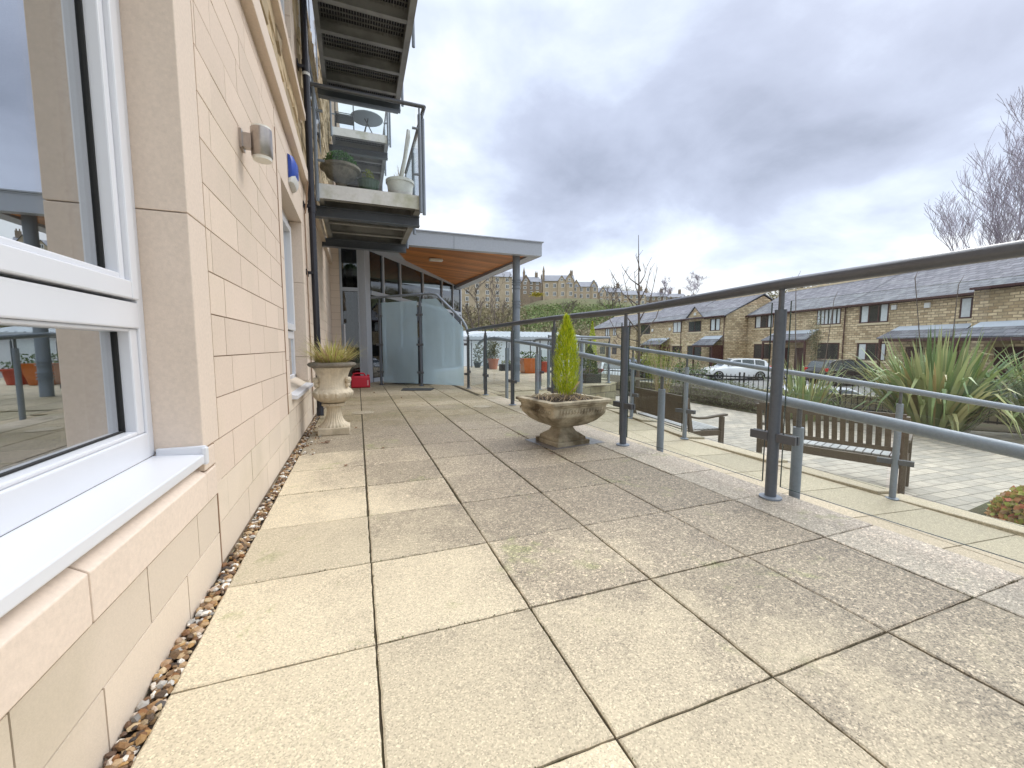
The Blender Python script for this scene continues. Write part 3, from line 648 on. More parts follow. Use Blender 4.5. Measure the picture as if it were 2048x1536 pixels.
def upvc_window(win, xf, sashes, panes, name='window'):
    """sashes: boxes of frame bars; panes: (y0,y1,z0,z1)"""
    fr = sashes.build(name, M['upvc'], win, bevel=.004)
    for (y0, y1, z0, z1) in panes:
        b = MB(); b.box(xf-.020, xf-.014, y0-.006, y1+.006, z0-.006, z1+.006); b.build('pane', M['wglass'], fr)
    return fr
# near window: fixed lower light, opening sash above
XF = -.62; XP = -.665
b = MB()
b.box(XF-.06, XF, 1.578, 1.617, .455, 3.6)                       # jamb
b.box(XF-.06, XF+.001, -1.6, 1.578, .455, .535)                   # bottom rail
b.box(XF-.06, XF+.002, -1.6, 1.578, .855, .932)                  # transom
b.box(XF-.06, XF-.006, 1.535, 1.578, .535, .855)                  # bead of the fixed light
b.box(XF-.06, XF-.006, -1.6, 1.535, .535, .547); b.box(XF-.06, XF-.006, -1.6, 1.535, .845, .855)
b.box(XF-.06, XF+.010, 1.530, 1.572, .940, 3.4)                   # opening sash
b.box(XF-.06, XF-.004, 1.502, 1.530, .992, 3.4)
b.box(XF-.06, XF+.010, -1.6, 1.530, .940, .992)
b.box(XF-.06, XF-.004, -1.6, 1.502, .992, 1.010)
b.box(XF-.06, XF-.001, -.35, -.27, .547, .845)
w1 = upvc_window(bld, XP+.017, b, [(-1.5, 1.535, .547, .845), (-1.5, 1.502, 1.010, 3.3)])
b = MB(); b.box(XP-.002, XP+.010, 1.528, 1.5345, .548, .844); b.box(XP-.002, XP+.010, 1.495, 1.5015, 1.011, 3.3); b.box(XP-.002, XP+.008, -1.5, 1.528, .548, .552); b.box(XP-.002, XP+.008, -1.5, 1.495, 1.011, 1.016)
build_each(b, 'gasket', M['tyre'], w1)
xs_ = -.484
b = MB(); b.add([(XF, -1.6, .455), (xs_, -1.6, .447), (xs_, -1.6, .417), (XF, -1.6, .417), (XF, 1.605, .455), (xs_, 1.605, .447), (xs_, 1.605, .417), (XF, 1.605, .417)],
                [(0, 1, 2, 3), (7, 6, 5, 4), (0, 4, 5, 1), (1, 5, 6, 2), (2, 6, 7, 3)])
b.box(XF+.005, -.481, 1.603, 1.619, .425, .475); b.box(-.492, -.477, 1.598, 1.622, .412, .470)
b.build('window_sill', M['upvc'], w1, bevel=.004)
# second window
b = MB(); XG = -.60
b.box(XG-.05, XG, 3.54, 3.61, .45, 2.05); b.box(XG-.05, XG, 4.67, 4.74, .45, 2.05); b.box(XG-.05, XG, 3.54, 4.74, .45, .53); b.box(XG-.05, XG, 3.54, 4.74, 1.98, 2.05); b.box(XG-.049, XG+.001, 3.6, 4.7, .88, .95)
b.box(XG-.045, XG+.024, 3.63, 3.7, .96, 1.97); b.box(XG-.045, XG+.024, 4.59, 4.66, .96, 1.97); b.box(XG-.045, XG+.024, 3.7, 4.59, .96, 1.02); b.box(XG-.045, XG+.024, 3.7, 4.59, 1.91, 1.97)
w2 = upvc_window(bld, XG, b, [(3.61, 4.67, .53, .88), (3.7, 4.59, 1.02, 1.91)])
b = MB(); b.add([(XG, 3.55, .45), (-.445, 3.55, .425), (-.445, 3.55, .395), (XG, 3.55, .395), (XG, 4.735, .45), (-.445, 4.735, .425), (-.445, 4.735, .395), (XG, 4.735, .395)],
                [(0, 1, 2, 3), (7, 6, 5, 4), (0, 4, 5, 1), (1, 5, 6, 2), (2, 6, 7, 3)]); b.build('window_sill', M['upvc'], w2, bevel=.003)
b = MB(); b.box(-.65, XW-.02, 3.55, 4.73, 2.052, 2.065); b.build('soffit', M['upvc'], w2)
# upper window
b = MB(); b.box(XW-.1, XW-.04, 2.9, 2.97, 3.28, 5); b.box(XW-.1, XW-.04, 4.48, 4.55, 3.28, 5); b.box(XW-.1, XW-.04, 2.9, 4.55, 3.28, 3.36); b.box(XW-.1, XW-.04, 3.68, 3.74, 3.36, 5)
upvc_window(bld, XW-.07, b, [(2.97, 3.68, 3.36, 5), (3.74, 4.48, 3.36, 5)])
# rooms behind the glass
def room(y0, y1, z0, z1, xd=-3.2):
    b = MB(); x1 = -.66
    b.quad((xd, y0, z0), (xd, y1, z0), (xd, y1, z1), (xd, y0, z1)); b.quad((xd, y0, z0), (x1, y0, z0), (x1, y0, z1), (xd, y0, z1)); b.quad((xd, y1, z0), (x1, y1, z0), (x1, y1, z1), (xd, y1, z1))
    b.quad((xd, y0, z0), (xd, y1, z0), (x1, y1, z0), (x1, y0, z0)); b.quad((xd, y0, z1), (xd, y1, z1), (x1, y1, z1), (x1, y0, z1)); return b
room(-1.9, 1.9, -.1, 2.42).build('room', M['plaster'], bld); room(3.3, 5.2, -.1, 2.4, -2.2).build('room', M['plaster'], bld); room(2.6, 4.7, 3.1, 5.2, -2.2).build('room', M['plaster'], bld)
b = MB()
for i in range(14): b.tube([(-.70-.02*(i % 2), .62+i*.022, .46), (-.70-.02*(i % 2), .60+i*.021, 2.3)], .016, 6)
b.build('curtain', M['drape'], bld)
# wall lamp, bell box, flue cover, thin cable
b = MB(); b.lathe((XW+.088, 2.37, 1.712), [(.044, 0), (.046, .003), (.046, .128), (.044, .13)], 24); lm = b.build('wall_light', M['steel'], bld, smooth=True); lm['label'] = 'brushed steel cylinder wall light'
b = MB(); b.box(XW, XW+.012, 2.335, 2.405, 1.735, 1.82); b.box(XW+.010, XW+.06, 2.35, 2.39, 1.745, 1.81); b.build('bracket', M['steel'], lm)
b = MB(); b.lathe((XW+.088, 2.37, 1.697), [(.040, 0), (.042, .015)], 24); b.lathe((XW+.088, 2.37, 1.842), [(.042, 0), (.042, .008)], 24); build_each(b, 'lens', M['lens'], lm, smooth=True)
b = MB()
pr = [(0, 0), (.035, .012), (.052, .05), (.052, .17), (.035, .215), (0, .225)]
b.loft([[(XW+.002+x*sx, 4.06+dy, 2.145+z) for x, z in pr] for dy, sx in ((-.13, .45), (-.10, .95), (0, 1.05), (.10, .95), (.13, .55))]); bb = b.build('alarm_box', M['whitep'], bld, smooth=True); bb['label'] = 'blue and white bell box'
b = MB(); b.loft([[(XW+.004+x*sx, 4.06+dy, 2.185+z*.84) for x, z in pr] for dy, sx in ((-.134, .5), (-.10, 1.04), (-.02, 1.14), (.03, 1.12))]); b.build('cover', M['bluep'], bb, smooth=True)
b = MB(); b.box(XW, XW+.05, 5.2, 5.5, 4.05, 4.5); b.build('vent_cover', M['whitep'], bld, bevel=.02)
b = MB(); b.tube([(XW+.012, 4.95, 2.2), (XW+.012, 4.97, 1.2), (XW+.012, 5.0, .05)], .005, 6); b.tube([(XW+.02, 4.85, 2.62), (XW+.06, 4.9, 2.5), (XW+.02, 4.95, 2.2)], .008, 6)
b.build('cable', M['mastic'], bld)
# black downpipe with brackets
b = MB(); px_, py_ = -.415, 5.05
b.tube([(px_, py_, .12), (px_, py_, 9)], .034, 16); dp = b.build('downpipe', M['black'], bld, smooth=True)
b = MB()
for z in (2.3, 3.72, 5.5): b.tube([(px_, py_, z-.06), (px_, py_, z+.06)], .040, 16)
b.tube([(px_, py_, .12), (px_, py_-.02, .03)], .038, 14)
for z in (2.3, 3.7, 1.6): b.beam((XW, py_-.03, z), (px_, py_-.03, z), .03, .03); b.box(XW, XW+.01, py_-.10, py_+.08, z-.03, z+.03)
build_each(b, 'pipe_bracket', M['black'], dp)
b = MB(); b.tube([(px_+.0, py_, 3.63), (px_, py_, 3.67)], .0365, 14); b.build('pipe_label', M['whitep'], dp)
# ---- balconies
def balcony(y0, y1, zb, x1=.82, rail=True, near=True, zt=None):
    x0 = XW+.10; fh = .17
    f = MB(); f.box(x0, x1, y0, y0+.025, zb, zb+fh); fasc = f.build('balcony', M['fasciaw'], bld)
    f = MB()
    f.box(x0, x0+.06, y0+.027, y1, zb+.005, zb+fh-.01); f.box(x1-.06, x1, y0+.027, y1, zb+.005, zb+fh-.01); f.box(x1-.062, x1+.02, y0+.03, y1, zb-.01, zb+.012)
    n = max(2, round((y1-y0)/.55)); 
    for i in range(n+1):
        y = y0+.03+(y1-y0-.06)*i/n; f.box(x0+.06, x1-.06, y, y+.02, zb+.03, zb+fh-.01); f.box(x0+.06, x1-.06, y-.025, y+.045, zb+.0, zb+.012)
    f.build('floor_frame', M['galv'], fasc)
    f = MB()
    for yy in (y0+.42*(y1-y0)*.35, y0+(y1-y0)*.93):
        yy = max(yy, y0+.3); f.box(XW, x1+.03, yy, yy+.015, zb-.13, zb-.01); f.box(XW, x1+.03, yy-.05, yy+.065, zb-.022, zb-.012); f.box(XW, x1+.03, yy-.05, yy+.065, zb-.142, zb-.132)
    build_each(f, 'support_beam', M['grey'], fasc)
    f = MB(); x = x0+.07
    while x < x1-.07: f.box(x, x+.005, y0+.03, y1-.02, zb+fh-.045, zb+fh-.012); x += .034
    y = y0+.05
    while y < y1-.02: f.box(x0+.06, x1-.06, y, y+.005, zb+fh-.03, zb+fh-.014); y += .09
    f.build('floor_grating', M['galv'], fasc)
    f = MB(); f.box(x0+.06, x1-.06, y0+.03, y1-.02, zb+fh-.010, zb+fh+.01); f.build('deck_board', M['dark'], fasc)
    if rail:
        zr = zb+1.26
        f = MB()
        f.tube([(XW+.0, y0-.03, zr), (x1+.07, y0-.03, zr)], .024, 12); f.tube([(x1+.07, y0-.03, zr), (x1+.07, y1, zr)], .024, 12); build_each(f, 'handrail', M['greyd'], fasc, smooth=True)
        f = MB()
        for (xx, yy) in ((x0+.0, y0-.03), (x1+.005, y0-.03), (x1+.06, y0+.05), (x1+.06, (y0+y1)/2), (x1+.06, y1-.08)):
            f.tube([(xx, yy, zb-.05), (xx, yy, zr-.11)], .022, 10); f.tube([(xx, yy, zr-.11), (xx, yy, zr-.01)], .011, 8)
        for i, z in enumerate((zb+.02, zb+.1)):
            for (yy) in (y0+.05, (y0+y1)/2, y1-.08): f.tube([(x1-.01, yy, z), (x1+.06, yy, z)], .012, 6)
        build_each(f, 'post', M['greyl'], fasc, smooth=True)
        f = MB()
        for (xx, sx) in ((x0+.0, 1), (x1+.005, -1)):
            for z in (zb+.42, zb+.98): f.tube([(xx, y0-.03, z), (xx+sx*.09, y0-.03, z)], .016, 8)
        build_each(f, 'clamp', M['greyl'], fasc, smooth=True)
        f = MB(); f.box(x0+.05, x1-.05, y0-.034, y0-.026, zb+fh+.02, zr-.04); f.box(x1+.056, x1+.064, y0+.1, (y0+y1)/2-.05, zb+fh+.02, zr-.04); f.box(x1+.056, x1+.064, (y0+y1)/2+.05, y1-.13, zb+fh+.02, zr-.04)
        build_each(f, 'glass_panel', M['glass'], fasc)
    return fasc
balcony(5.6, 7.7, 2.585); balcony(3.1, 8.1, 5.02, x1=.80, rail=False)
f = MB()
for yy in (3.6, 4.9, 6.2, 7.7): f.tube([(.86, yy, 4.95), (.86, yy, 5.9)], .022, 8)
build_each(f, 'post', M['greyl'], bld)
balcony(10.3, 13.8, 5.47, x1=.80); 
f = MB(); f.box(-.39, .82, 14.6, 17.5, 5.4, 5.6); f.build('balcony', M['galv'], bld)

# ================================================================== glazed entrance, canopy
ent = bld
b = MB()
k = 0
z = .006
while z < 2.9:
    b.box(XW-.05, -.312, 9.5, 9.56, z+.0015, z+.15); z += .152
b.build('return_wall', M['ashpink'], bld)
b = MB(); b.box(XW-.2, -.31, 9.503, 9.7, -.01, 3.2); b.build('wall_core', M['mortar'], bld)
P0 = Vector((.25, 9.8)); P1 = Vector((3.6, 14.98)); U = (P1-P0).normalized(); NN = Vector((U.y, -U.x))
def F(s, o, z): return (P0.x+U.x*s+NN.x*o, P0.y+U.y*s+NN.y*o, z)
LEN = (P1-P0).length
def s_at(px):
    r_ = cam_dir(px, 600); k = r_.x/r_.y; return (k*P0.y-P0.x)/(U.x-k*U.y)
muls = [s_at(p_) for p_ in (766, 800, 845, 883, 905)]+[LEN-.05]
b = MB(); b.box(-.312, -.265, 9.57, 9.65, 0, 3.2); b.box(.04, .074, 9.57, 9.65, 0, 3.2); b.box(-.27, .04, 9.57, 9.65, 1.99, 2.07); b.box(-.27, .04, 9.575, 9.645, 0, .08)
bt = MB(F)
for s_ in muls: bt.box(s_-.03, s_+.03, -.04, .04, 0, 3.25)
bt.box(.1, LEN, -.035, .035, 1.97, 2.06); bt.box(.1, LEN, -.035, .035, 0, .09); bt.box(.1, LEN, -.036, .036, 2.93, 3.3)
off = len(b.v); b.v += bt.v; b.f += [[i+off for i in f_] for f_ in bt.f]; b.m += bt.m
gf = b.build('glazed_screen', M['cladding'], bld, bevel=.004)
b = MB(); b.box(-.27, .04, 9.60, 9.607, .08, 1.99); b.box(-.27, .04, 9.60, 9.607, 2.07, 3.2)
bt = MB(F); ss = [.1]+muls
for a_, c_ in zip(ss, ss[1:]):
    bt.box(a_+.03, c_-.03, -.004, .004, .09, 1.97); bt.box(a_+.03, c_-.03, -.004, .004, 2.06, 2.93)
off = len(b.v); b.v += bt.v; b.f += [[i+off for i in f_] for f_ in bt.f]; b.m += bt.m
build_each(b, 'pane', M['eglass'], gf)
b = MB(); b.prism([(.075, 9.56), (.2, 9.52), (.31, 9.85), (.16, 9.98), (.075, 9.8)], 0, 3.25); b.build('corner_column', M['cladding'], bld, bevel=.006)
b = MB(); b.tube([(-.245, 9.50, .55), (-.245, 9.50, 1.28)], .018, 10); b.beam((-.245, 9.5, .6), (-.245, 9.58, .6), .02, .02); b.beam((-.245, 9.5, 1.25), (-.245, 9.58, 1.25), .02, .02); b.build('door_handle', M['upvc'], gf)
# lobby interior
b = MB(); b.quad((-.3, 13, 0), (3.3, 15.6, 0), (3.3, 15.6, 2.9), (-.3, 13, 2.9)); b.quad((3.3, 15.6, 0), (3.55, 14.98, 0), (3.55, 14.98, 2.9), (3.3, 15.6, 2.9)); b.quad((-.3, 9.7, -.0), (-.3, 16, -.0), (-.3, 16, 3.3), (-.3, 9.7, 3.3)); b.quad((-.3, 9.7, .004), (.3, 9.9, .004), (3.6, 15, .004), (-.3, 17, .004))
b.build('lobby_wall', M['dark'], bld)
b = MB(); b.box(-.2, -.05, 10.6, 10.8, 0, 3.2); b.build('interior_column', M['plaster'], bld)
b = MB(); b.box(.5, 1.1, 11.4, 11.9, 0, .45); b.box(.5, 1.1, 11.85, 11.95, .45, .95); b.box(0.1, .5, 10.9, 11.3, .35, .45); b.box(.1, .5, 11.27, 11.32, .45, 1.0); b.build('lobby_chair', M['drape'], bld)
# canopy: fascia, cedar soffit, round column
def zs(x, y): return 2.923-.0736*x+.0214*y
b = MB()
out_ = [(-.35, 8.44), (3.87, 8.44), (3.52, 15.2), (-.35, 15.2)]
b.prism(out_, 3.052, 3.075); b.prism([(-.37, 8.42), (3.9, 8.42), (3.54, 15.2), (-.37, 15.2)], 3.079, 3.10)
can = b.build('canopy_roof', M['cladding'], bld)
b = MB(); b.box(-.34, 1.9, 8.445, 8.60, 2.79, 3.051); b.box(1.905, 3.865, 8.445, 8.60, 2.79, 3.051)
b.add([(3.865, 8.61, 2.79), (3.515, 15.2, 2.86), (3.515, 15.2, 3.051), (3.865, 8.61, 3.051), (3.60, 8.61, 2.79), (3.25, 15.2, 2.86), (3.25, 15.2, 3.051), (3.60, 8.61, 3.051)],
      [(0, 1, 2, 3), (7, 6, 5, 4), (0, 4, 5, 1), (3, 2, 6, 7)])
b.build('fascia', M['cladding'], can, bevel=.003)
b = MB(); y = 8.61
while y < 15:
    xr = 3.59-(y-8.61)*.053
    za, zb2 = zs(-.33, y)-.02, zs(xr, y)-.02
    b.add([(-.33, y, za), (xr, y, zb2), (xr, y+.058, zb2), (-.33, y+.058, za), (-.33, y, za+.018), (xr, y, zb2+.018), (xr, y+.058, zb2+.018), (-.33, y+.058, za+.018)],
          [(3, 2, 1, 0), (4, 5, 6, 7), (0, 1, 5, 4), (2, 3, 7, 6), (1, 2, 6, 5), (3, 0, 4, 7)]); y += .072
b.build('soffit_board', M['cedar'], can)
b = MB(); b.add([(-.33, 8.6, 3.13), (3.6, 8.6, 2.86), (3.3, 15, 3.02), (-.33, 15, 3.28)], [(0, 1, 2, 3)]); b.build('soffit_backing', M['dark'], can)
b = MB(); z_ = zs(1.95, 10.4)-.02; b.box(1.72, 2.05, 10.33, 10.47, z_-.07, z_-.005); b.build('bulkhead_light', M['lens'], can, bevel=.02)
b = MB()
cc = (3.42, 8.86, 0); b.tube([(cc[0], cc[1], 0), (cc[0], cc[1], 2.86)], .085, 28)
for z in (2.30, 2.25, 2.20, 2.12, 1.83, 1.77, 1.70, .56, .50, .38, .33, .28): b.tube([(cc[0], cc[1], z), (cc[0], cc[1], z+.016)], .104, 24)
b.build('column', M['greyl'], can, smooth=True)

# ================================================================== privacy screen (frosted) beside the entrance
A, B, C_ = Vector((.453, 9.129, 0)), Vector((1.209, 8.546, 0)), Vector((1.99, 7.72, 0))
scn = thing('privacy_screen', 'tall frosted glass screen in two panels with a sloping handrail by the entrance', 'screen', (1.21, 8.55, 0))
def lerp(a, b_, t_): return a+(b_-a)*t_
b = MB(); u1 = (B-A).normalized(); u2 = (C_-B).normalized(); nrm = Vector((-u1.y, u1.x, 0))*-1
Z = Vector((0, 0, 1))
pts = [A-u1*.2+Z*1.83, B+Z*1.86, B+u2*.30+Z*1.86, B+u2*.42+Z*1.83, B+u2*1.0+Z*1.33, B+u2*1.09+Z*1.2, C_+Z*1.05]
b.tube(pts, .025, 12); b.build('handrail', M['greyl'], scn, smooth=True)
for P_ in (A, B):
    b = MB(); b.tube([P_, P_+Z*1.72], .027, 12); b.tube([P_+Z*1.72, P_+Z*1.84], .012, 8); b.tube([P_, P_+Z*.012], .05, 14); b.build('post', M['grey'], scn, smooth=True)
for (p_, q_) in ((A+u1*.07, B-u1*.06), (B+u2*.06, None)):
    b = MB()
    if q_ is not None: vs = [p_+Z*.05, q_+Z*.05, q_+Z*1.73, p_+Z*1.72]
    else: vs = [p_+Z*.05, B+u2*1.04+Z*.05, B+u2*1.04+Z*1.17, B+u2*.42+Z*1.75, p_+Z*1.76]
    n_ = len(vs); t_ = nrm*.01; vs = [v+t_*1.2 for v in vs]+[v+t_*2.2 for v in vs]
    b.add(vs, [tuple(range(n_))[::-1], tuple(range(n_, 2*n_))]+[(i, (i+1) % n_, n_+(i+1) % n_, n_+i) for i in range(n_)]); b.build('frosted_panel', M['frost'], scn)
for P_, dirs in ((A, (u1, -u1)), (B, (u2, -u1)), (C_, (-u2,))):
    for z in (.28, .85, 1.45):
        if P_ is C_ and z > 1.2: continue
        b = MB()
        for d_ in dirs: b.obox(P_+d_*.05+Z*z+nrm*.01, d_*.035, nrm*.016, Z*.022)
        b.build('clamp', M['clampm'], scn, bevel=.003)
cv = thing('covered_stack', 'dark covered stack of furniture seen as a blur through the frosted screen', 'furniture', (1.15, 9.1, 0))
b = MB(); b.loft([[(1.15+sx*q_*.75-.0*sy, 9.15+sy*q_*.22-sx*.30*q_, z) for sx, sy in ((-.55, -1), (.5, -1), (.5, 1), (-.55, 1))] for q_, z in ((1.05, .03), (1.0, .3), (.97, .72), (.8, .80))]); b.build('cover', M['dark'], cv, bevel=.02)
# ================================================================== balustrades
def railing(name, label, P, rail, rr_, pr_, glass=True, clamps=True, disc=True, matp='grey', matr='greyd', neck=.10, cz=.33, gb=.075, gtop=.06):
    """P: list of (x,y,zbase,ztop of rail centre)"""
    t0 = thing(name, label, 'railing', P[0][:3], 'balustrades of the terrace and ramp')
    b = MB(); b.tube(rail, rr_, 16); b.build('handrail', M[matr], t0, smooth=True)
    for k, (x, y, zb, zt) in enumerate(P):
        b = MB(); b.tube([(x, y, zb), (x, y, zt-rr_-neck)], pr_, 16); po = b.build('post', M[matp], t0, smooth=True)
        b = MB(); b.tube([(x, y, zt-rr_-neck-.002), (x, y, zt-.01)], pr_*.48, 12)
        b.build('post_spigot', M['greyd'], po, smooth=True)
        if disc:
            b = MB(); b.lathe((x, y, zb), [(pr_*1.95, 0), (pr_*1.95, .009), (pr_*1.1, .013)], 20); b.build('base_plate', M['greyl'], po, smooth=True)
        if clamps:
            dd = (Vector(P[min(k+1, len(P)-1)][:2])-Vector(P[max(k-1, 0)][:2])).normalized(); d3 = Vector((dd.x, dd.y, 0)); n3 = Vector((-dd.y, dd.x, 0))
            b = MB()
            for s_ in (-1, 1):
                if (k == 0 and s_ < 0) or (k == len(P)-1 and s_ > 0): continue
                c_ = Vector((x, y, zb+cz))+d3*s_*(pr_+.045)
                for q_ in (-1, 1): b.obox(c_+n3*q_*.012, d3*.05, n3*.007, Z*.022)
                b.tube([c_+n3*.018+d3*s_*.018, c_+n3*.0225+d3*s_*.018], .007, 8)
            b.build('clamp', M['clampm'], po, bevel=.003)
    if glass:
        for (a, c) in zip(P, P[1:]):
            p_, q_ = Vector(a[:3]), Vector(c[:3]); d3 = (q_-p_); d3.z = 0; d3.normalize(); n3 = Vector((-d3.y, d3.x, 0))*.0055
            g0 = pr_+.022
            ga = [p_+d3*g0, q_-d3*g0]
            vs = []
            for s_ in (-1, 1):
                vs += [ga[0]+Z*gb+n3*s_, ga[1]+Z*gb+n3*s_, ga[1]+Z*(c[3]-c[2]-rr_-gtop)+n3*s_, ga[0]+Z*(a[3]-a[2]-rr_-gtop)+n3*s_]
            b = MB(); b.add(vs, [(3, 2, 1, 0), (4, 5, 6, 7)]); b.cur = 1; b.add(vs, [(0, 1, 5, 4), (1, 2, 6, 5), (2, 3, 7, 6), (3, 0, 4, 7)])
            b.build('glass_panel', [M['glass'], M['gedge']], t0)
    return t0
P1_ = [(1.99, 7.72, 0, 1.115), (1.985, 6.56, 0, 1.118), (1.985, 5.28, 0, 1.115), (2.0, 4.04, 0, 1.11), (2.01, 2.78, 0, 1.085), (2.035, 1.51, 0, 1.118), (2.10, .22, 0, 1.13), (2.1, -1.05, 0, 1.13)]
railing('terrace_balustrade', 'grey glass panelled balustrade running along the edge of the paved terrace', P1_, [(p_[0], p_[1], p_[3]) for p_ in P1_]+[(2.1, -1.6, 1.13)], .0285, .0275)
r2y = [7.9, 7.727, 7.5, 6.855, 6.334, 5.122, 3.035, 1.744, 1.161, .718, -.3, -1.6]
r2z = [.86, .906, .945, .956, .92, .838, .637, .507, .459, .419, .32, .20]
rail2 = [(2.25, y, z) for y, z in zip(r2y, r2z)]
def zr2(y): return interp([(0, a, b_) for a, b_ in zip(r2y, r2z)], y)[1]
P2_ = [(2.25, y, interp(inn, y)[1], zr2(y)) for y in (7.5, 6.25, 5.05, 3.9, 2.62, 1.53, .3, -.9)]
railing('ramp_handrail', 'grey tubular handrail sloping down the ramp beside the terrace edge', P2_, rail2, .0275, .027, glass=False, clamps=False, disc=False, matp='greyl', matr='greyl')
P3_ = [(3.20, 7.05, 0, .935), (3.37, 5.9, -.08, .893), (3.55, 4.73, -.19, .78), (3.58, 3.76, -.28, .69), (4.33, 2.1, -.52, .44), (4.9, .8, -.70, .22)]
rail3 = [(3.17, 7.3, .88), (3.18, 7.2, .935), (3.2, 7.0, .945)]+[(p_[0], p_[1], p_[3]) for p_ in P3_[1:]]+[(5.3, -.4, .05)]
railing('ramp_balustrade', 'grey glass panelled balustrade sloping down the outer edge of the ramp', P3_, rail3, .024, .024, matp='greyl', matr='greyl', gtop=.17)
P4_ = [(3.4, 7.1, 0, 1.01), (4.35, 7.5, 0, 1.01), (5.27, 7.87, 0, 1.01), (5.72, 9.4, 0, 1.01), (6.1, 10.9, 0, 1.01)]
railing('landing_balustrade', 'grey glass balustrade round the landing at the head of the ramp', P4_, [(p_[0], p_[1], p_[3]) for p_ in P4_], .022, .026, matp='greyl', matr='greyl')
P5_ = [(2.6, 16.2, 0, 1.07), (4.2, 15.75, 0, 1.07), (4.87, 15.45, 0, 1.07), (5.55, 15.15, 0, 1.07), (6.35, 14.9, 0, 1.07), (7.1, 14.6, 0, 1.07)]
railing('far_balustrade', 'thin grey balustrade along the far end of the upper terrace behind the pots', P5_, [(p_[0], p_[1], p_[3]) for p_ in P5_], .022, .022, clamps=False)

# ================================================================== urn with sedge
uc = Vector((-.225, 4.15, 0))
urn = thing('garden_urn', 'pale carved stone urn on a square foot beside the wall, planted with straggly sedge', 'urn', uc)
b = MB(); b.box(uc.x-.135, uc.x+.135, uc.y-.135, uc.y+.135, 0, .065); b.build('plinth', M['urnm'], urn, bevel=.008)
flute = lambda k, a: (lambda t_, i, z: 1+a*math.cos(k*t_))
b = MB(); b.lathe(uc+Z*.065, [(.125, 0), (.12, .018), (.095, .035), (.075, .07), (.062, .12), (.058, .16), (.066, .185), (.1, .195), (.1, .215), (.07, .222)], 96, flute(24, .035)); b.build('pedestal', M['urnm'], urn, smooth=True)
b = MB(); b.lathe(uc+Z*.285, [(.06, 0), (.11, .012), (.15, .04), (.168, .07), (.17, .10), (.155, .125), (.138, .14), (.13, .19), (.132, .25), (.15, .30), (.165, .325), (.165, .333)], 96, lambda t_, i, z: 1+(.045*abs(math.cos(10*t_)) if i in (1, 2, 3, 4) else .012*math.cos(36*t_)))
b.build('bowl', M['urnm'], urn, smooth=True)
b = MB(); b.lathe(uc+Z*.612, [(.165, 0), (.19, .008), (.205, .022), (.205, .034), (.19, .046), (.165, .05), (.15, .045)], 72, lambda t_, i, z: 1+.018*math.cos(18*t_)); b.build('rim', M['urnrim'], urn, smooth=True)
b = MB(); b.lathe(uc+Z*.64, [(.15, 0), (.14, .012), (.05, .02)], 24); b.build('soil', M['soil'], urn)
def face_lump(b, c, s_):
    for dx, dy, dz, r_ in ((0, 0, 0, 1), (0, -.6, .15, .55), (.35, -.5, .3, .35), (-.35, -.5, .3, .35), (0, -.75, -.1, .3), (0, -.3, -.6, .6), (.5, 0, .5, .45), (-.5, 0, .5, .45)):
        pr = [(math.sin(PI*i/6)*r_*s_+1e-4, -math.cos(PI*i/6)*r_*s_) for i in range(7)]; b.lathe((c[0]+dx*s_, c[1]+dy*s_, c[2]+dz*s_), pr, 10)
b = MB()
for a in (-PI/2-.3, -PI/2+.25, -PI/2-.85, -PI/2+.8): face_lump(b, (uc.x+.155*math.cos(a), uc.y+.155*math.sin(a), .37), .028)
b.build('carved_heads', M['urnm'], urn, smooth=True)
b = MB()
for a in (-PI/2-1.1, -PI/2+1.05): face_lump(b, (uc.x+.155*math.cos(a), uc.y+.15*math.sin(a), .50), .028); face_lump(b, (uc.x+.15*math.cos(a), uc.y+.15*math.sin(a), .455), .022)
b.build('handle_mask', M['urnm'], urn, smooth=True)
b = MB()
for i in range(620):
    a = random.random()*2*PI; r_ = random.random()**.5*.13; l = random.uniform(.12, .27) if random.random() < .75 else random.uniform(.26, .36)
    tilt = random.uniform(.2, 1.7)
    b.blade(uc+Vector((r_*math.cos(a), r_*math.sin(a), .65)), (math.cos(a)*tilt, math.sin(a)*tilt, 1), l, random.uniform(.003, .006), random.uniform(.1, 1.3), 5)
b.build('sedge', M['g_grass'], urn)
# ================================================================== rectangular stone planter with golden conifer
pc = Vector((1.60, 3.06, 0)); pa = R(9)
def pl(x, y, z): return (pc.x+x*math.cos(pa)-y*math.sin(pa), pc.y+x*math.sin(pa)+y*math.cos(pa), z)
plt_ = thing('stone_planter', 'mossy square stone planter on a stepped foot in the middle of the terrace', 'planter', pc)
def rrect(hx, hy, r_, z, n=5):
    o = []
    for cx2, cy2, a0 in ((hx-r_, hy-r_, 0), (-hx+r_, hy-r_, 90), (-hx+r_, -hy+r_, 180), (hx-r_, -hy+r_, 270)):
        for k in range(n+1): a = R(a0+90*k/n); o.append((cx2+r_*math.cos(a), cy2+r_*math.sin(a), z))
    return o
b = MB(pl); b.loft([rrect(.165, .165, .01, 0), rrect(.165, .165, .01, .035)]); b.loft([rrect(.14, .14, .01, .035), rrect(.14, .14, .01, .06), rrect(.125, .125, .01, .068), rrect(.12, .12, .01, .075), rrect(.085, .085, .015, .10), rrect(.07, .07, .02, .135), rrect(.085, .085, .02, .15)])
b.build('foot', M['planterm'], plt_, bevel=.004)
b = MB(pl)
b.loft([rrect(.11, .11, .03, .148), rrect(.16, .155, .035, .165), rrect(.215, .205, .04, .20), rrect(.255, .24, .04, .245), rrect(.262, .247, .04, .252), rrect(.262, .247, .04, .257), rrect(.268, .252, .04, .26), rrect(.272, .256, .035, .33), rrect(.285, .268, .03, .338), rrect(.285, .268, .03, .348), rrect(.302, .285, .025, .356), rrect(.302, .285, .025, .375), rrect(.285, .27, .02, .382), rrect(.25, .235, .02, .380), rrect(.24, .225, .02, .35)])
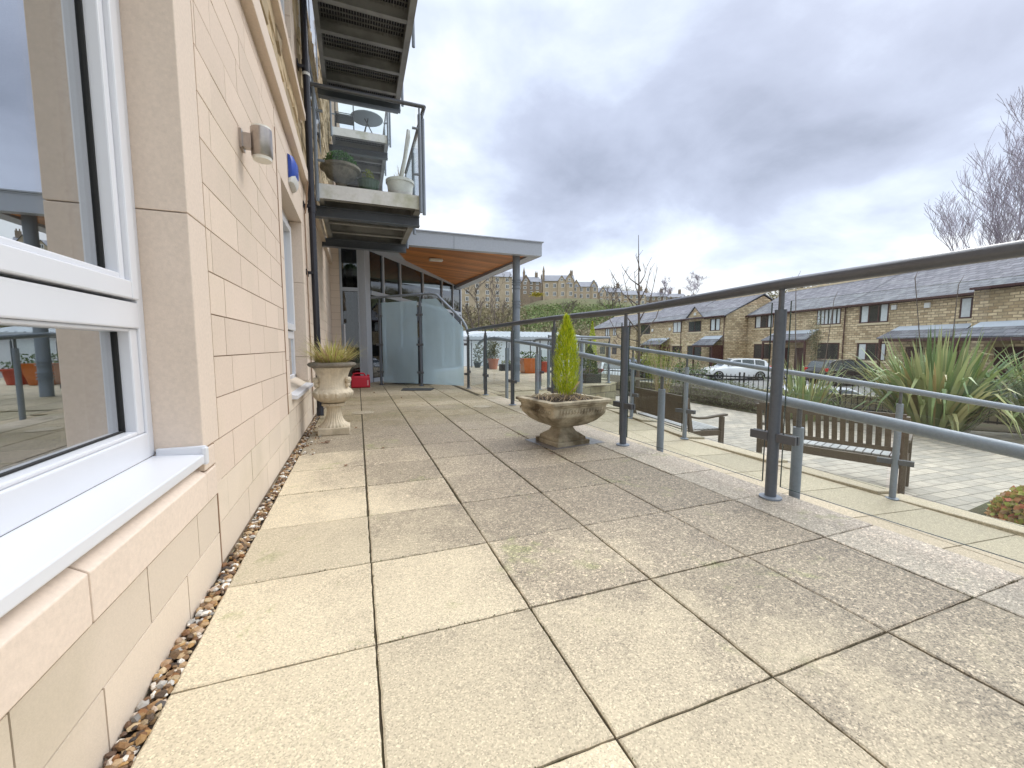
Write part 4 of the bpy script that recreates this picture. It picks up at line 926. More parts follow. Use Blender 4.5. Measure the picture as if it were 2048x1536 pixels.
b.build('bowl', M['planterm'], plt_, smooth=True)
b = MB(pl)
for sgn in (-1, 1):
    for i in range(16):
        t_ = -.22+i*.029; z0 = .296
        b.tube([(t_, sgn*-.253, z0-.02), (t_+.012, sgn*-.262, z0), (t_+.02, sgn*-.256, z0+.022)], [.003, .007, .003], 5)
        b.tube([(sgn*-.268, t_, z0+.02), (sgn*-.278, t_+.01, z0), (sgn*-.27, t_+.022, z0-.02)], [.003, .007, .003], 5)
b.build('carved_frieze', M['planterm'], plt_)
b = MB(pl); b.loft([rrect(.245, .23, .02, .34), rrect(.245, .23, .02, .365)]); b.build('soil', M['soil'], plt_)
b = MB(pl)
for i in range(46):
    x, y = random.uniform(-.21, .21), random.uniform(-.2, .2); a = random.random()*6.3; l = random.uniform(.05, .14)
    b.tube([(x, y, .365), (x+l*.4*math.cos(a), y+l*.4*math.sin(a), .365+random.uniform(.02, .06)), (x+l*math.cos(a), y+l*math.sin(a), .37)], .0022, 4)
b.build('dry_stems', M['twig'], plt_)
con = thing('golden_conifer', 'golden yellow upright conifer growing in the mossy stone planter', 'conifer', (pc.x-.03, pc.y, .37))
b = MB(); b.tube([(pc.x+.03, pc.y, .36), (pc.x+.03, pc.y, .9)], [.014, .004], 7); b.tube([(pc.x+.01, pc.y-.02, .37), (pc.x+.05, pc.y-.10, .46), (pc.x+.09, pc.y-.12, .52)], .006, 5); b.build('trunk', M['twig'], con)
def conif_r(t_): return .094*min(1, .72+t_*1.6)*(1-.70*max(0, (t_-.3)/.7)**1.6)*(1 if t_ < .78 else max(.08, (1-t_)/.22))
b = MB()
for i in range(7200):
    t_ = random.random()**.95; a = random.random()*2*PI; rr_ = conif_r(t_)*(.60+.45*random.random()**.6)*(1+.42*noise.noise(Vector((math.cos(a)*3, math.sin(a)*3, t_*13))))
    p_ = Vector((pc.x+.03+rr_*math.cos(a), pc.y+rr_*math.sin(a), .395+t_*.635+.02*random.random()))
    d_ = Vector((math.cos(a)*.55+random.gauss(0, .25), math.sin(a)*.55+random.gauss(0, .25), 1)).normalized()
    b.blade(p_, d_, random.uniform(.02, .06), random.uniform(.0022, .0045), 0, 2)
b.build('crown', M['g_conif'], con)
# wet patch by the planter foot, round covers, mat, leaves, jerrycan
def slabthing(name, label, cat, pts, z1, m, bev=.002):
    b = MB(); b.prism(pts, .001, z1); return tag(b.build(name, m, bevel=bev), label, cat)
slabthing('foot_plate', 'dark wet slate square under the foot of the stone planter', 'slate tile', [(1.30, 2.85), (1.72, 2.80), (2.0, 2.95), (1.9, 3.3), (1.4, 3.3)][:0] or [pl(-.24, -.20, 0)[:2], pl(.30, -.20, 0)[:2], pl(.30, .22, 0)[:2], pl(-.24, .22, 0)[:2]], .0035, mat('wet slate', (.16, .15, .15), .22, n1=(5, .2)))
plt_.location.z = 0
for (x, y, lb) in ((.04, 5.3, 'pale oval cover set in the paving beyond the urn'), (1.55, 5.28, 'pale oval cover set in the paving near the balustrade')):
    b = MB(); b.lathe((x, y, .001), [(.13, 0), (.13, .003), (.12, .004)], 24, lambda t_, i, z: 1+.0*t_); tag(b.build('access_cover', M['edge']), lb, 'cover')
slabthing('door_mat', 'dark rubber mat lying in front of the frosted screen', 'mat', [(.72, 7.72), (1.24, 7.55), (1.36, 7.9), (.80, 8.12)], .012, M['matg'])
b = MB(); 
for i in range(26):
    x, y = random.uniform(-.4, 1.8), random.uniform(2.5, 8); b.blade((x, y, .006), (random.gauss(0, 1), random.gauss(0, 1), .2), .03, .02, .6, 3)
for i in range(14): b.blade((-.27+random.gauss(0, .02), 3.72+random.gauss(0, .03), .006), (random.gauss(0, 1), random.gauss(0, 1), .4), .03, .012, .6, 3)
tag(b.build('dead_leaves', M['g_dead']), 'scatter of dead brown leaves on the paving', 'leaves', kind='stuff')
b = MB()
for i in range(2600):
    k = random.random()
    if k < .6: y = 1.107+S*random.randint(-1, 6)+random.gauss(0, .003); x = random.uniform(-.42, 2.1)
    else: x = random.choice(x_[1:])+random.gauss(0, .003); y = random.uniform(.5, 4.5)
    if noise.noise(Vector((x*2.2, y*2.2, 5))) < .05: continue
    b.leaf((x, y, random.uniform(-.006, .0015)), random.uniform(.003, .008), .7)
tag(b.build('moss', M['g_moss']), 'moss and grit packed in the joints between the paving slabs', 'moss', kind='stuff')
jc = Vector((.03, 8.62, 0)); 
b = MB()
def jr(x, hy, r_=.03):
    return [(jc.x+x, jc.y+dy, dz) for dy, dz in ((-hy, .02), (-hy*.8, .003), (hy*.8, .003), (hy, .02), (hy, .21), (hy*.7, .235), (-hy*.7, .235), (-hy, .21))]
can_ = thing('jerrycan', 'red plastic jerrycan standing on the paving behind the urn', 'jerrycan', jc)
b.loft([[(x, y, z*(.85 if k in (0, 5) else 1)) for x, y, z in jr(xx, hy)] for k, (xx, hy) in enumerate(((-.17, .055), (-.155, .075), (-.05, .08), (.08, .08), (.16, .075), (.18, .055)))]); b.build('body', M['redp'], can_, smooth=True, bevel=.006)
b = MB(); b.tube([(jc.x-.13, jc.y, .21), (jc.x-.12, jc.y, .275), (jc.x-.06, jc.y, .285), (jc.x+.07, jc.y, .28), (jc.x+.10, jc.y, .22)], .016, 8); b.tube([(jc.x+.14, jc.y, .21), (jc.x+.16, jc.y, .255)], .025, 10); b.build('handle', M['redp'], can_, smooth=True)
b = MB(); b.box(jc.x+.125, jc.x+.155, jc.y-.084, jc.y-.078, .05, .15); b.build('highlight_strip', mat('pink highlight strip', (.62, .25, .28), .4), can_)  # pale strip on the can's side: a highlight put into the colour

# ================================================================== balcony plants and furniture
zb = 2.76
u2_ = thing('balcony_urn', 'grey urn on the lower balcony filled with a bright green bush', 'urn', (-.13, 5.85, zb))
b = MB(); b.lathe((-.13, 5.85, zb), [(.12, 0), (.1, .03), (.06, .09), (.08, .13), (.17, .18), (.2, .25), (.24, .27), (.24, .3), (.2, .31)], 28); b.build('bowl', M['urnrim'], u2_, smooth=True)
b = MB()
for i in range(1500):
    v = Vector((random.gauss(0, 1), random.gauss(0, 1), abs(random.gauss(0, 1)))).normalized()*random.uniform(.7, 1); b.leaf((-.13+v.x*.21, 5.85+v.y*.2, zb+.3+v.z*.2), .035, .5)
b.build('bush', M['g_fern'], u2_)
b = MB(); b.lathe((.2, 5.8, zb), [(.11, 0), (.13, .14), (.14, .16), (.13, .16)], 20); pt = tag(b.build('plant_pot', M['g_green'] if 0 else mat('green glazed pot', (.05, .09, .06), .4)), 'small dark green pot with a young plant on the lower balcony', 'plant pot')
b = MB()
for i in range(240):
    v = Vector((random.gauss(0, 1), random.gauss(0, 1), abs(random.gauss(0, 1))*1.5)).normalized()*random.random(); b.leaf((.2+v.x*.08, 5.8+v.y*.08, zb+.17+v.z*.15), .03, .5)
b.build('plant', M['g_bamb'], pt)
b = MB(); b.lathe((.6, 5.86, zb), [(.12, 0), (.15, .02), (.17, .2), (.185, .2), (.185, .235), (.17, .235), (.15, .225)], 28); pt = tag(b.build('plant_pot', M['whitep'], smooth=True), 'large white pot with bare twigs on the lower balcony', 'plant pot')
b = MB()
for i in range(16): a = random.random()*6.3; b.tube([(.6, 5.86, zb+.2), (.6+.08*math.cos(a), 5.86+.08*math.sin(a), zb+.3+random.random()*.12)], .002, 4)
b.build('twig', M['twig'], pt)
pz = thing('closed_parasol', 'closed white parasol leaning at the corner of the lower balcony', 'parasol', (.66, 6.3, zb))
b = MB(); b.tube([(.60, 6.3, zb), (.78, 6.35, zb+1.15)], .02, 8); b.build('pole', M['whitep'], pz)
b = MB(); b.tube([(.635, 6.31, zb+.3), (.66, 6.31, zb+.45), (.79, 6.35, zb+1.05), (.8, 6.35, zb+1.15)], [.03, .035, .02, .008], 10); b.build('canopy', M['cloth'], pz, smooth=True)
tb = thing('balcony_table', 'round glass topped table on the far upper balcony', 'table', (.38, 10.9, 5.66))
b = MB(); b.lathe((.38, 10.9, 6.22), [(.36, 0), (.37, .01), (.36, .02)], 28); b.build('tabletop', M['lead'], tb); b = MB()
for a in (0, 2.1, 4.2): b.tube([(.38+.25*math.cos(a), 10.9+.25*math.sin(a), 5.66), (.38-.05*math.cos(a), 10.9-.05*math.sin(a), 6.22)], .012, 6)
build_each(b, 'leg', M['iron'], tb)
ch = thing('balcony_chair', 'black metal chair on the far upper balcony', 'chair', (-.12, 10.8, 5.66))
b = MB(); b.box(-.32, .08, 10.6, 11.0, 6.06, 6.09); b.build('seat', M['iron'], ch); b = MB(); b.tube([(.08, 10.62, 5.66), (.08, 10.62, 6.5), (0, 10.62, 6.6), (-.3, 10.62, 6.6), (-.32, 10.62, 5.66)], .014, 6); b.tube([(.08, 10.98, 5.66), (.08, 10.98, 6.3), (-.3, 10.98, 6.3), (-.32, 10.98, 5.66)], .014, 6); b.build('frame', M['iron'], ch)

# ================================================================== benches
def bench(loc, rz, label, L_, cross, solid):
    t0 = thing('park_bench', label, 'bench', (0, 0, 0), 'teak benches on the patio')
    hl = L_/2; yb, yf = .0, .52        # back at y=0, sitting side towards +y
    for x in (-hl, hl):
        b = MB(); b.beam((x, yb, 0), (x, yb-.02, .45), .06, .06, (0, 1, 0)); b.beam((x, yb-.02, .44), (x, yb-.10, .93), .06, .05, (0, 1, 0)); b.build('leg', M['teak'], t0, bevel=.004)
        b = MB(); b.beam((x, yf, 0), (x, yf, .63), .06, .06, (0, 1, 0)); b.build('leg', M['teak'], t0, bevel=.004)
        b = MB(); b.loft([[(x-.035, y, z), (x+.035, y, z), (x+.035, y, z+.03), (x-.035, y, z+.03)] for y, z in ((-.03, .63), (.1, .605), (.25, .605), (.42, .63), (.6, .645))]); b.build('armrest', M['teak'], t0, bevel=.004)
        b = MB(); b.beam((x, yb, .38), (x, yf, .38), .03, .08); b.build('side_rail', M['teak'], t0)
    b = MB(); b.box(-hl+.03, hl-.03, yf-.015, yf+.015, .32, .42); b.box(-hl+.03, hl-.03, yb-.03, yb, .32, .42); b.build('seat_rail', M['teak'], t0)
    b = MB()
    if cross:
        x = -hl+.06
        while x < hl-.06: b.box(x, x+.068, .02, yf+.02, .425, .443); x += .08
    else:
        y = .03
        while y < yf: b.box(-hl+.035, hl-.035, y, y+.058, .425, .443); y += .075
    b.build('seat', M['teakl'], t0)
    b = MB(); b.beam((-hl, -.105, .90), (hl, -.105, .90), .035, .11); b.beam((-hl, -.025, .53), (hl, -.025, .53), .03, .05)
    x = -hl+.06
    wd, gp = ((.055, .082) if not solid else (.10, .103))
    while x < hl-.05:
        b.loft([[(x, y, z), (x+wd, y, z), (x+wd, y+.015, z), (x, y+.015, z)] for y, z in ((-.03, .54), (-.055, .65), (-.085, .76), (-.11, .86))]); x += gp
    b.build('backrest', M['teak'], t0, bevel=.002)
    t0.location = loc; t0.rotation_euler = (0, 0, rz)
    return t0
bench((5.50, 3.40, -.9), R(-90+21.7), 'slatted back teak bench standing nearest, beyond the lower part of the ramp', 1.46, True, False)
bench((4.85, 5.66, -.9), R(-98.6), 'solid backed teak bench with an upcurved arm further along the patio', 1.70, False, True)

# ================================================================== garden planting
def hedge_like(name, label, cat, path, h, w_, m, n, sz, z0=-1.0, group=None, core=True):
    t0 = thing(name, label, cat, (*path[0], z0), group); b = MB()
    for i in range(n):
        k = random.random()*(len(path)-1); i0 = int(k); f = k-i0; x = path[i0][0]*(1-f)+path[i0+1][0]*f; y = path[i0][1]*(1-f)+path[i0+1][1]*f
        v = Vector((random.gauss(0, 1), random.gauss(0, 1), random.gauss(0, 1))).normalized()*random.uniform(.75, 1.05)
        hh = h*(1+.25*noise.noise(Vector((x*1.3, y*1.3, 3))))
        b.leaf((x+v.x*w_/2, y+v.y*w_/2, z0+hh*.5+v.z*hh*.5), sz*random.uniform(.6, 1.3), .45)
    b.build('foliage', m, t0)
    if core:
        b = MB()
        for a, c in zip(path, path[1:]): b.tube([(*a, z0+h*.42), (*c, z0+h*.42)], min(w_, h)*.36, 8)
        b.build('branches', M['bark'], t0)
    return t0
hedge_like('hedge', 'low clipped grey green hedge along the back of the block paved patio', 'hedge', [(9.95, 10.9), (9.95, 9.2), (9.9, 7.6)], .78, .95, M['g_hedge'], 9500, .05)
hedge_like('heather_shrub', 'low spreading shrub between the hedge and the flax', 'shrub', [(10.7, 7.7), (11.2, 7.0)], .5, .8, M['g_green'], 1500, .06)
hc = (5.93, 1.66)
t0 = thing('heuchera', 'rounded red and lime leaved shrub at the right edge of the patio', 'shrub', (*hc, -.88))
b = MB()
for i in range(2600):
    v = Vector((random.gauss(0, 1), random.gauss(0, 1), abs(random.gauss(0, 1)))).normalized()*random.uniform(.8, 1.02)
    b.leaf((hc[0]+v.x*.40, hc[1]+v.y*.40, -.87+v.z*.40), .06, .75)
b.build('foliage', M['g_heuch'], t0); b = MB(); b.lathe((hc[0], hc[1], -.88), [(.2, 0), (.28, .1), (.24, .24), (.05, .32)], 12); b.build('stems', M['bark'], t0)
def flax(c, n, h, sp, label, wd=.05):
    t0 = thing('flax_plant', label, 'flax', c, 'flax plants in the garden bed'); b = MB()
    for i in range(n):
        a = random.random()*2*PI; r_ = random.random()**.5*.35*sp
        tl = random.uniform(.05, 1.0)*sp*.75; l = h*random.uniform(.65, 1.12)*(1 if tl < .6 else 1.05)
        base = Vector(c)+Vector((r_*math.cos(a), r_*math.sin(a), 0))
        b.blade(base, (math.cos(a)*tl, math.sin(a)*tl, 1), l, wd*random.uniform(.6, 1.2), random.choice((.1, .3, .5, .9, 1.8)), 6)
    b.build('leaves', M['g_flax'], t0); return t0
flax((11.0, 4.75, -.98), 440, 2.05, 1.15, 'large spiky flax plant with broad green and yellow blades on the right', .085)
flax((12.0, 3.4, -.98), 220, 1.9, 1.2, 'second large flax plant leaning out at the right edge of the photo', .085)
flax((9.75, 6.55, -.98), 120, 1.6, .75, 'smaller yellow green flax plant beside the hedge', .05)
# slim bare trees
def branch(b, p, d, l, r_, lev, spread=.55, n=3, twigs=True, upk=.25, segs=3, sides=6, minr=.002):
    pts = [Vector(p)]; rs = [r_]; d = Vector(d).normalized()
    for i in range(segs):
        d = (d+Vector((random.gauss(0, .10), random.gauss(0, .10), random.gauss(0, .05)+upk*.12))).normalized()
        pts.append(pts[-1]+d*l/segs); rs.append(max(minr, r_*(1-.5*(i+1)/segs)))
    b.tube(pts, rs, sides, cap=False)
    if lev <= 0: return
    for k in range(n):
        t_ = random.uniform(.3, 1) if k else 1; i = min(segs-1, int(t_*segs)); q = pts[i]+(pts[i+1]-pts[i])*(t_*segs-i if i < segs else 1)
        a = random.random()*2*PI; s_ = spread*random.uniform(.6, 1.3); o = Vector((math.cos(a), math.sin(a), 0)); dd = (d*(1-s_*.5)+o*s_+Vector((0, 0, upk))).normalized()
        branch(b, q, dd, l*random.uniform(.55, .8), max(minr, rs[i]*.62), lev-1, spread, n, twigs, upk, segs, max(3, sides-1), minr)
def tree(name, label, loc, h, r_, lev=4, n=3, m='bark', group=None, spread=.55, minr=.003, trunkf=.35, upk=.25, kind='tree', multi=1):
    t0 = thing(name, label, kind, loc, group); loc = Vector(loc)
    b = MB(); tops = []
    for k in range(multi):
        o = Vector((random.uniform(-.08, .08), random.uniform(-.08, .08), 1)) if multi > 1 else Vector((random.gauss(0, .02), random.gauss(0, .02), 1))
        p_ = loc.copy(); q_ = loc+o.normalized()*h*trunkf; b.tube([p_, (p_+q_)/2+Vector((random.gauss(0, .01), 0, 0))*h, q_], [r_, r_*.85, r_*.7], 9); tops.append((q_, o))
    b.build('trunk', M[m], t0, smooth=True)
    b = MB()
    for q_, o in tops:
        branch(b, q_-Z*.02*h, o, h*(1-trunkf)*.62, r_*.68, lev, spread, n, minr=minr, upk=upk)
        for k in range(3):
            a = random.random()*6.3; branch(b, q_-Z*h*trunkf*random.uniform(0, .3), Vector((math.cos(a)*.7, math.sin(a)*.7, .8)), h*.3, r_*.4, lev-1, spread, n, minr=minr, upk=upk)
    b.build('crown', M[m], t0); return t0
random.seed(11)
# whippy ornamental tree: straight leaders and upswept side branches
p = at(1275, 760, 14.5)
t0 = thing('young_tree', 'slim bare young tree with upswept twigs in front of the left terraced houses', 'tree', (p.x, p.y, -1.3))
b = MB(); top = at(1277, 470, 14.5); b.tube([(p.x, p.y, -1.3), (p.x+.03, p.y, .6), (p.x-.02, p.y, 2.2), tuple(top)], [.075, .055, .035, .008], 8); b.build('trunk', M['bark'], t0, smooth=True)
b = MB(); rgt = Vector((math.cos(YAW), -math.sin(YAW), 0))
for z0, sx, ex, ez in ((1.1, 1, 1.0, 1.9), (1.3, -1, .95, 2.1), (.6, -1, 1.2, 1.5), (1.7, 1, .6, 1.8), (1.9, -1, .55, 1.5), (2.4, 1, .3, 1.1), (2.5, -1, .28, 1.0), (.2, -1, .6, .9), (0, 1, .5, 1.0), (2.2, -1, .75, 1.2), (3.0, 1, .16, .7), (2.9, -1, .2, .7), (3.4, 1, .1, .5), (1.0, -1, .4, .2), (.7, 1, .35, .1)):
    p0 = Vector((p.x, p.y, z0)); yo = Vector((random.uniform(-.3, .3), random.uniform(-.4, .4), 0)); e = p0+rgt*sx*ex+yo+Z*ez; mid = p0+rgt*sx*ex*.62+yo*.5+Z*ez*.38
    b.tube([p0, mid, e], [.026, .015, .005], 5)
    for k in range(3): q_ = lerp(mid, e, .25+.3*k); b.tube([q_, q_+rgt*random.uniform(-.22, .22)+Z*random.uniform(.15, .4)], [.008, .004], 4)
b.build('crown', M['bark'], t0)
# tall bare saplings in the bed
for i, (px, py, y1, d, lb) in enumerate(((1650, 600, 800, 12.0, 'thin leaning bare sapling just right of the tallest balustrade post'), (1600, 560, 800, 11.6, 'straight bare sapling close beside the tallest balustrade post'), (1838, 555, 800, 10.2, 'thin straight bare sapling rising in the middle of the big flax'), (1925, 570, 800, 10.2, 'crooked bare sapling rising from the right of the big flax'))):
    a = at(px+(18 if i in (0,) else -8), py, d); c = at(px-(18 if i == 0 else (20 if i == 3 else 0)), y1, d)
    t0 = thing('sapling', lb, 'sapling', (c.x, c.y, -.98), 'bare saplings in the garden bed'); b = MB()
    mid = lerp(Vector((c.x, c.y, -.98)), a, .5)+Vector((random.gauss(0, .04), random.gauss(0, .04), 0))
    b.tube([(c.x, c.y, -.98), mid, a, a+rgt*.12*(1 if i % 2 else .8)+Z*.25], [.016, .012, .008, .003], 6); st = b.build('stem', M['bark'], t0)
    b = MB()
    for k in range(7): q_ = lerp(mid, a, random.random()); b.tube([q_, q_+rgt*random.uniform(-.14, .14)+Z*random.uniform(.0, .2)], [.005, .002], 4)
    b.build('twig', M['bark'], st)
def bushy(name, label, c, h, w_, m, n, sz, stems=14, group=None, cat='shrub'):
    t0 = thing(name, label, cat, c, group); b = MB(); c = Vector(c); s_ = MB()
    for k in range(stems):
        a = random.random()*6.3; e = c+Vector((math.cos(a)*w_*.5*random.random(), math.sin(a)*w_*.5*random.random(), h*random.uniform(.7, 1.05))); mid = lerp(c, e, .5)+Vector((0, 0, h*.08)); s_.tube([c+Vector((math.cos(a)*.1, math.sin(a)*.1, 0)), mid, e], [.012, .008, .003], 4)
        for j in range(n//stems):
            f = random.random()**.6; q_ = lerp(c, e, f)+Vector((random.gauss(0, w_*.09), random.gauss(0, w_*.09), random.gauss(0, h*.06))); b.leaf(q_, sz*random.uniform(.5, 1.3), .4)
    b.build('foliage', m, t0); s_.build('stems', M['twig'], t0)
p = at(1325, 760, 12.8); bushy('bamboo_clump', 'tall thin bamboo like clump with yellow green leaves', (p.x, p.y, -1.0), 2.0, 1.5, M['g_bamb'], 1500, .055, 26)
p = at(1345, 750, 16.5); bushy('evergreen_shrub', 'glossy dark green evergreen shrub behind the bamboo like clump', (p.x, p.y, -1.6), 2.1, 2.4, M['g_green'], 2400, .09, 20)
p = at(1390, 750, 15.5); bushy('laurel_shrub', 'broad mid green laurel shrub left of the parked white hatchback', (p.x, p.y, -1.6), 1.9, 1.5, M['g_green'], 1800, .09, 16)
p = at(1465, 765, 12.2); bushy('hebe_shrub', 'small dark hebe growing through the railings below the parked white hatchback', (p.x, p.y, -1.0), .75, 1.0, M['g_green'], 1500, .05, 14)
p = at(1640, 640, 27); bushy('climber', 'straggly climber on the wall beside the left porch of the right hand house', (p.x-.3, p.y, -1.3), 4.2, 1.0, M['g_hedge'], 900, .13, 10)
p = at(2040, 700, 20); bushy('bare_bush', 'twiggy brown bush under the right hand porch roof', (p.x, p.y, -1.6), 3.2, 2.0, M['twig'], 300, .1, 30)
p = at(1300, 690, 29); bushy('yellow_hedge_shrub', 'rounded golden privet in front of the left terraced house', (p.x, p.y, -1.5), 1.9, 3.4, M['g_bamb'], 2600, .14, 18)
# stone retaining wall and railings between the garden and the car park
FP = [(8.9, 14.6), (10.35, 11.2), (11.1, 9.3), (12.3, 7.3), (13.3, 3.6), (13.3, -3.5)]
rw = MB()
for a, c in zip(FP, FP[1:]):
    a = Vector((a[0]+.35, a[1]+.2)); c = Vector((c[0]+.35, c[1]+.2)); dd = (c-a).normalized(); n_ = Vector((-dd.y, dd.x)); n_ = n_ if n_.x > 0 else -n_
    q = [a, c, c+n_*.3, a+n_*.3]; zt = -.52
    rw.add([(v.x, v.y, -1.7) for v in q]+[(v.x, v.y, zt) for v in q], [(4, 5, 6, 7), (0, 1, 5, 4), (1, 2, 6, 5), (2, 3, 7, 6), (3, 0, 4, 7)])
tag(rw.build('garden_wall', M['retw']), 'low stone wall between the garden and the car park', 'wall')
fe = thing('iron_railings', 'black iron bow topped railings standing in front of the low garden wall', 'railings', (*FP[0], -1.0))
b = MB(); bp = MB()
for a, c in zip(FP, FP[1:]):
    a = Vector((*a, 0)); c = Vector((*c, 0)); l = (c-a).length; n = int(l/.125)
    for z in (-.12, -.85): bp.beam(a+Z*z, c+Z*z, .015, .045)
    for i in range(n):
        q_ = lerp(a, c, i/n); b.tube([q_+Z*-.98, q_+Z*-.04], 0.011, 5)
        if i % 15 == 0: bp.beam(q_+Z*-1.0, q_+Z*.02, .035, .035)
b.build('bar', M['iron'], fe)['kind'] = 'stuff'; bp.build('rail', M['iron'], fe)

# ================================================================== cars
def car(loc, rz, paint, label, s_=1.0, hatch=True):
    t0 = thing('parked_car', label, 'car', (0, 0, 0), 'cars in the car park')
    # x forward; stations: x, z bottom, z belt, half width
    st = [(-2.05, .42, .80, .66), (-1.98, .30, .92, .76), (-1.6, .24, .97, .83), (-.8, .22, .95, .86), (.2, .22, .93, .86), (1.0, .22, .90, .85), (1.55, .25, .82, .82), (1.93, .30, .70, .74), (2.07, .38, .58, .62)]
    b = MB(); rings = []
    for x, z0, z1, w2 in st: rings.append([(x, -w2*.92, z0), (x, -w2, z0+.18), (x, -w2*.99, z1-.12), (x, -w2*.90, z1), (x, w2*.90, z1), (x, w2*.99, z1-.12), (x, w2, z0+.18), (x, w2*.92, z0)])
    b.loft(rings)
    gr = [(-1.95, .92, .93, .70), (-1.72, .93, 1.30, .66), (-1.35, .93, 1.42, .62), (-.5, .93, 1.47, .62), (.25, .92, 1.42, .61), (.62, .91, 1.25, .64), (1.12, .88, .90, .72)]
    b.loft([[(x, -.78, z0-.03), (x, -w2, z1), (x, w2, z1), (x, .78, z0-.03)] for x, z0, z1, w2 in gr])
    b.build('body', M[paint], t0, smooth=True, bevel=.02)
    b = MB()
    for s2 in (-1, 1):
        def sp(x, f):     # point on the side of the cabin
            for g0, g1 in zip(gr, gr[1:]):
                if g0[0] <= x <= g1[0]:
                    k = (x-g0[0])/(g1[0]-g0[0]); zt_ = g0[2]+(g1[2]-g0[2])*k; w2 = g0[3]+(g1[3]-g0[3])*k; return (x, s2*(.775+(w2-.775)*f+.012), .93+(zt_-.93)*f)
        for xa, xb in ((-1.6, -1.02), (-.95, -.22), (-.14, .72)):
            xs_ = [xa+(xb-xa)*i/4 for i in range(5)]
            vs = [sp(x, .06) for x in xs_]+[sp(x, .86) for x in xs_]; b.add(vs, [(i, i+1, 6+i, 5+i) for i in range(4)])
    b.add([(1.07, -.62, .95), (1.07, .62, .95), (.37, .54, 1.405), (.37, -.54, 1.405)], [(0, 1, 2, 3)]); b.add([(-1.935, -.60, .985), (-1.935, .60, .985), (-1.72, .54, 1.33), (-1.72, -.54, 1.33)], [(3, 2, 1, 0)])
    b.build('windows', M['carg'], t0)
    for x in (-1.3, 1.28):
        for s2 in (-1, 1):
            wc = Vector((x, s2*.80, .31)); b = MB(); b.tube([wc-Vector((0, .09, 0)), wc+Vector((0, .09, 0))], .31, 22); wh = b.build('wheel', M['tyre'], t0, smooth=True)
            b = MB(); b.tube([wc+Vector((0, s2*.085, 0)), wc+Vector((0, s2*.096, 0))], .07, 12)
            for k in range(5): a = k*2*PI/5; e = Vector((math.cos(a)*.21, s2*.093, math.sin(a)*.21)); b.beam(wc+Vector((0, s2*.093, 0)), wc+e, .02, .06, (0, 1, 0))
            for k in range(20): a = k*2*PI/20; a2 = (k+1)*2*PI/20; b.beam(wc+Vector((math.cos(a)*.21, s2*.092, math.sin(a)*.21)), wc+Vector((math.cos(a2)*.21, s2*.092, math.sin(a2)*.21)), .02, .025, (0, 1, 0))
            b.build('rim', M['alloy'], wh)
    for s2 in (-1, 1):
        b = MB(); b.obox((-1.97, s2*.66, .88), (.05, 0, 0), (0, .09, 0), (0, 0, .1)); b.build('tail_lamp', M['redl'], t0, bevel=.02)
        b = MB(); b.obox((1.96, s2*.58, .66), (.06, 0, 0), (0, .13, 0), (0, 0, .05)); b.build('headlight', M['lens'], t0, bevel=.02)
        b = MB(); b.obox((.62, s2*.93, .98), (.05, 0, 0), (0, .07, 0), (0, 0, .05)); b.build('wing_mirror', M[paint], t0, bevel=.02)
    b = MB(); b.box(2.0, 2.075, -.45, .45, .33, .42); b.box(1.99, 2.05, -.35, .35, .55, .6); b.build('grille', M['tyre'], t0)
    b = MB(); b.box(-2.07, -2.045, -.25, .25, .55, .65); b.build('number_plate', M['whitep'], t0)
    t0.location = loc; t0.rotation_euler = (0, 0, rz); t0.scale = (s_, s_, s_); return t0
def cpos(px, d): v = at(px, 700, d); return (v.x, v.y, zc(v.x, v.y)+.0)
car(cpos(1471, 27.8), R(151), 'carw', 'white hatchback parked side on in front of the gap between the terraces', .98)
car(cpos(1695, 23.6), R(-12), 'cark', 'black hatchback seen from behind in front of the right hand house', 1.0)
car((14.6, 9.0, -1.85), R(-25), 'carw', 'white car half hidden behind the garden wall below the black hatchback', .95)
car(cpos(1277, 30), R(35), 'carb', 'dark blue car beyond the foot of the slim young tree', .95)
car(cpos(1222, 27), R(60), 'carw', 'white car seen past the head of the ramp, left of the blue one', 1.0)

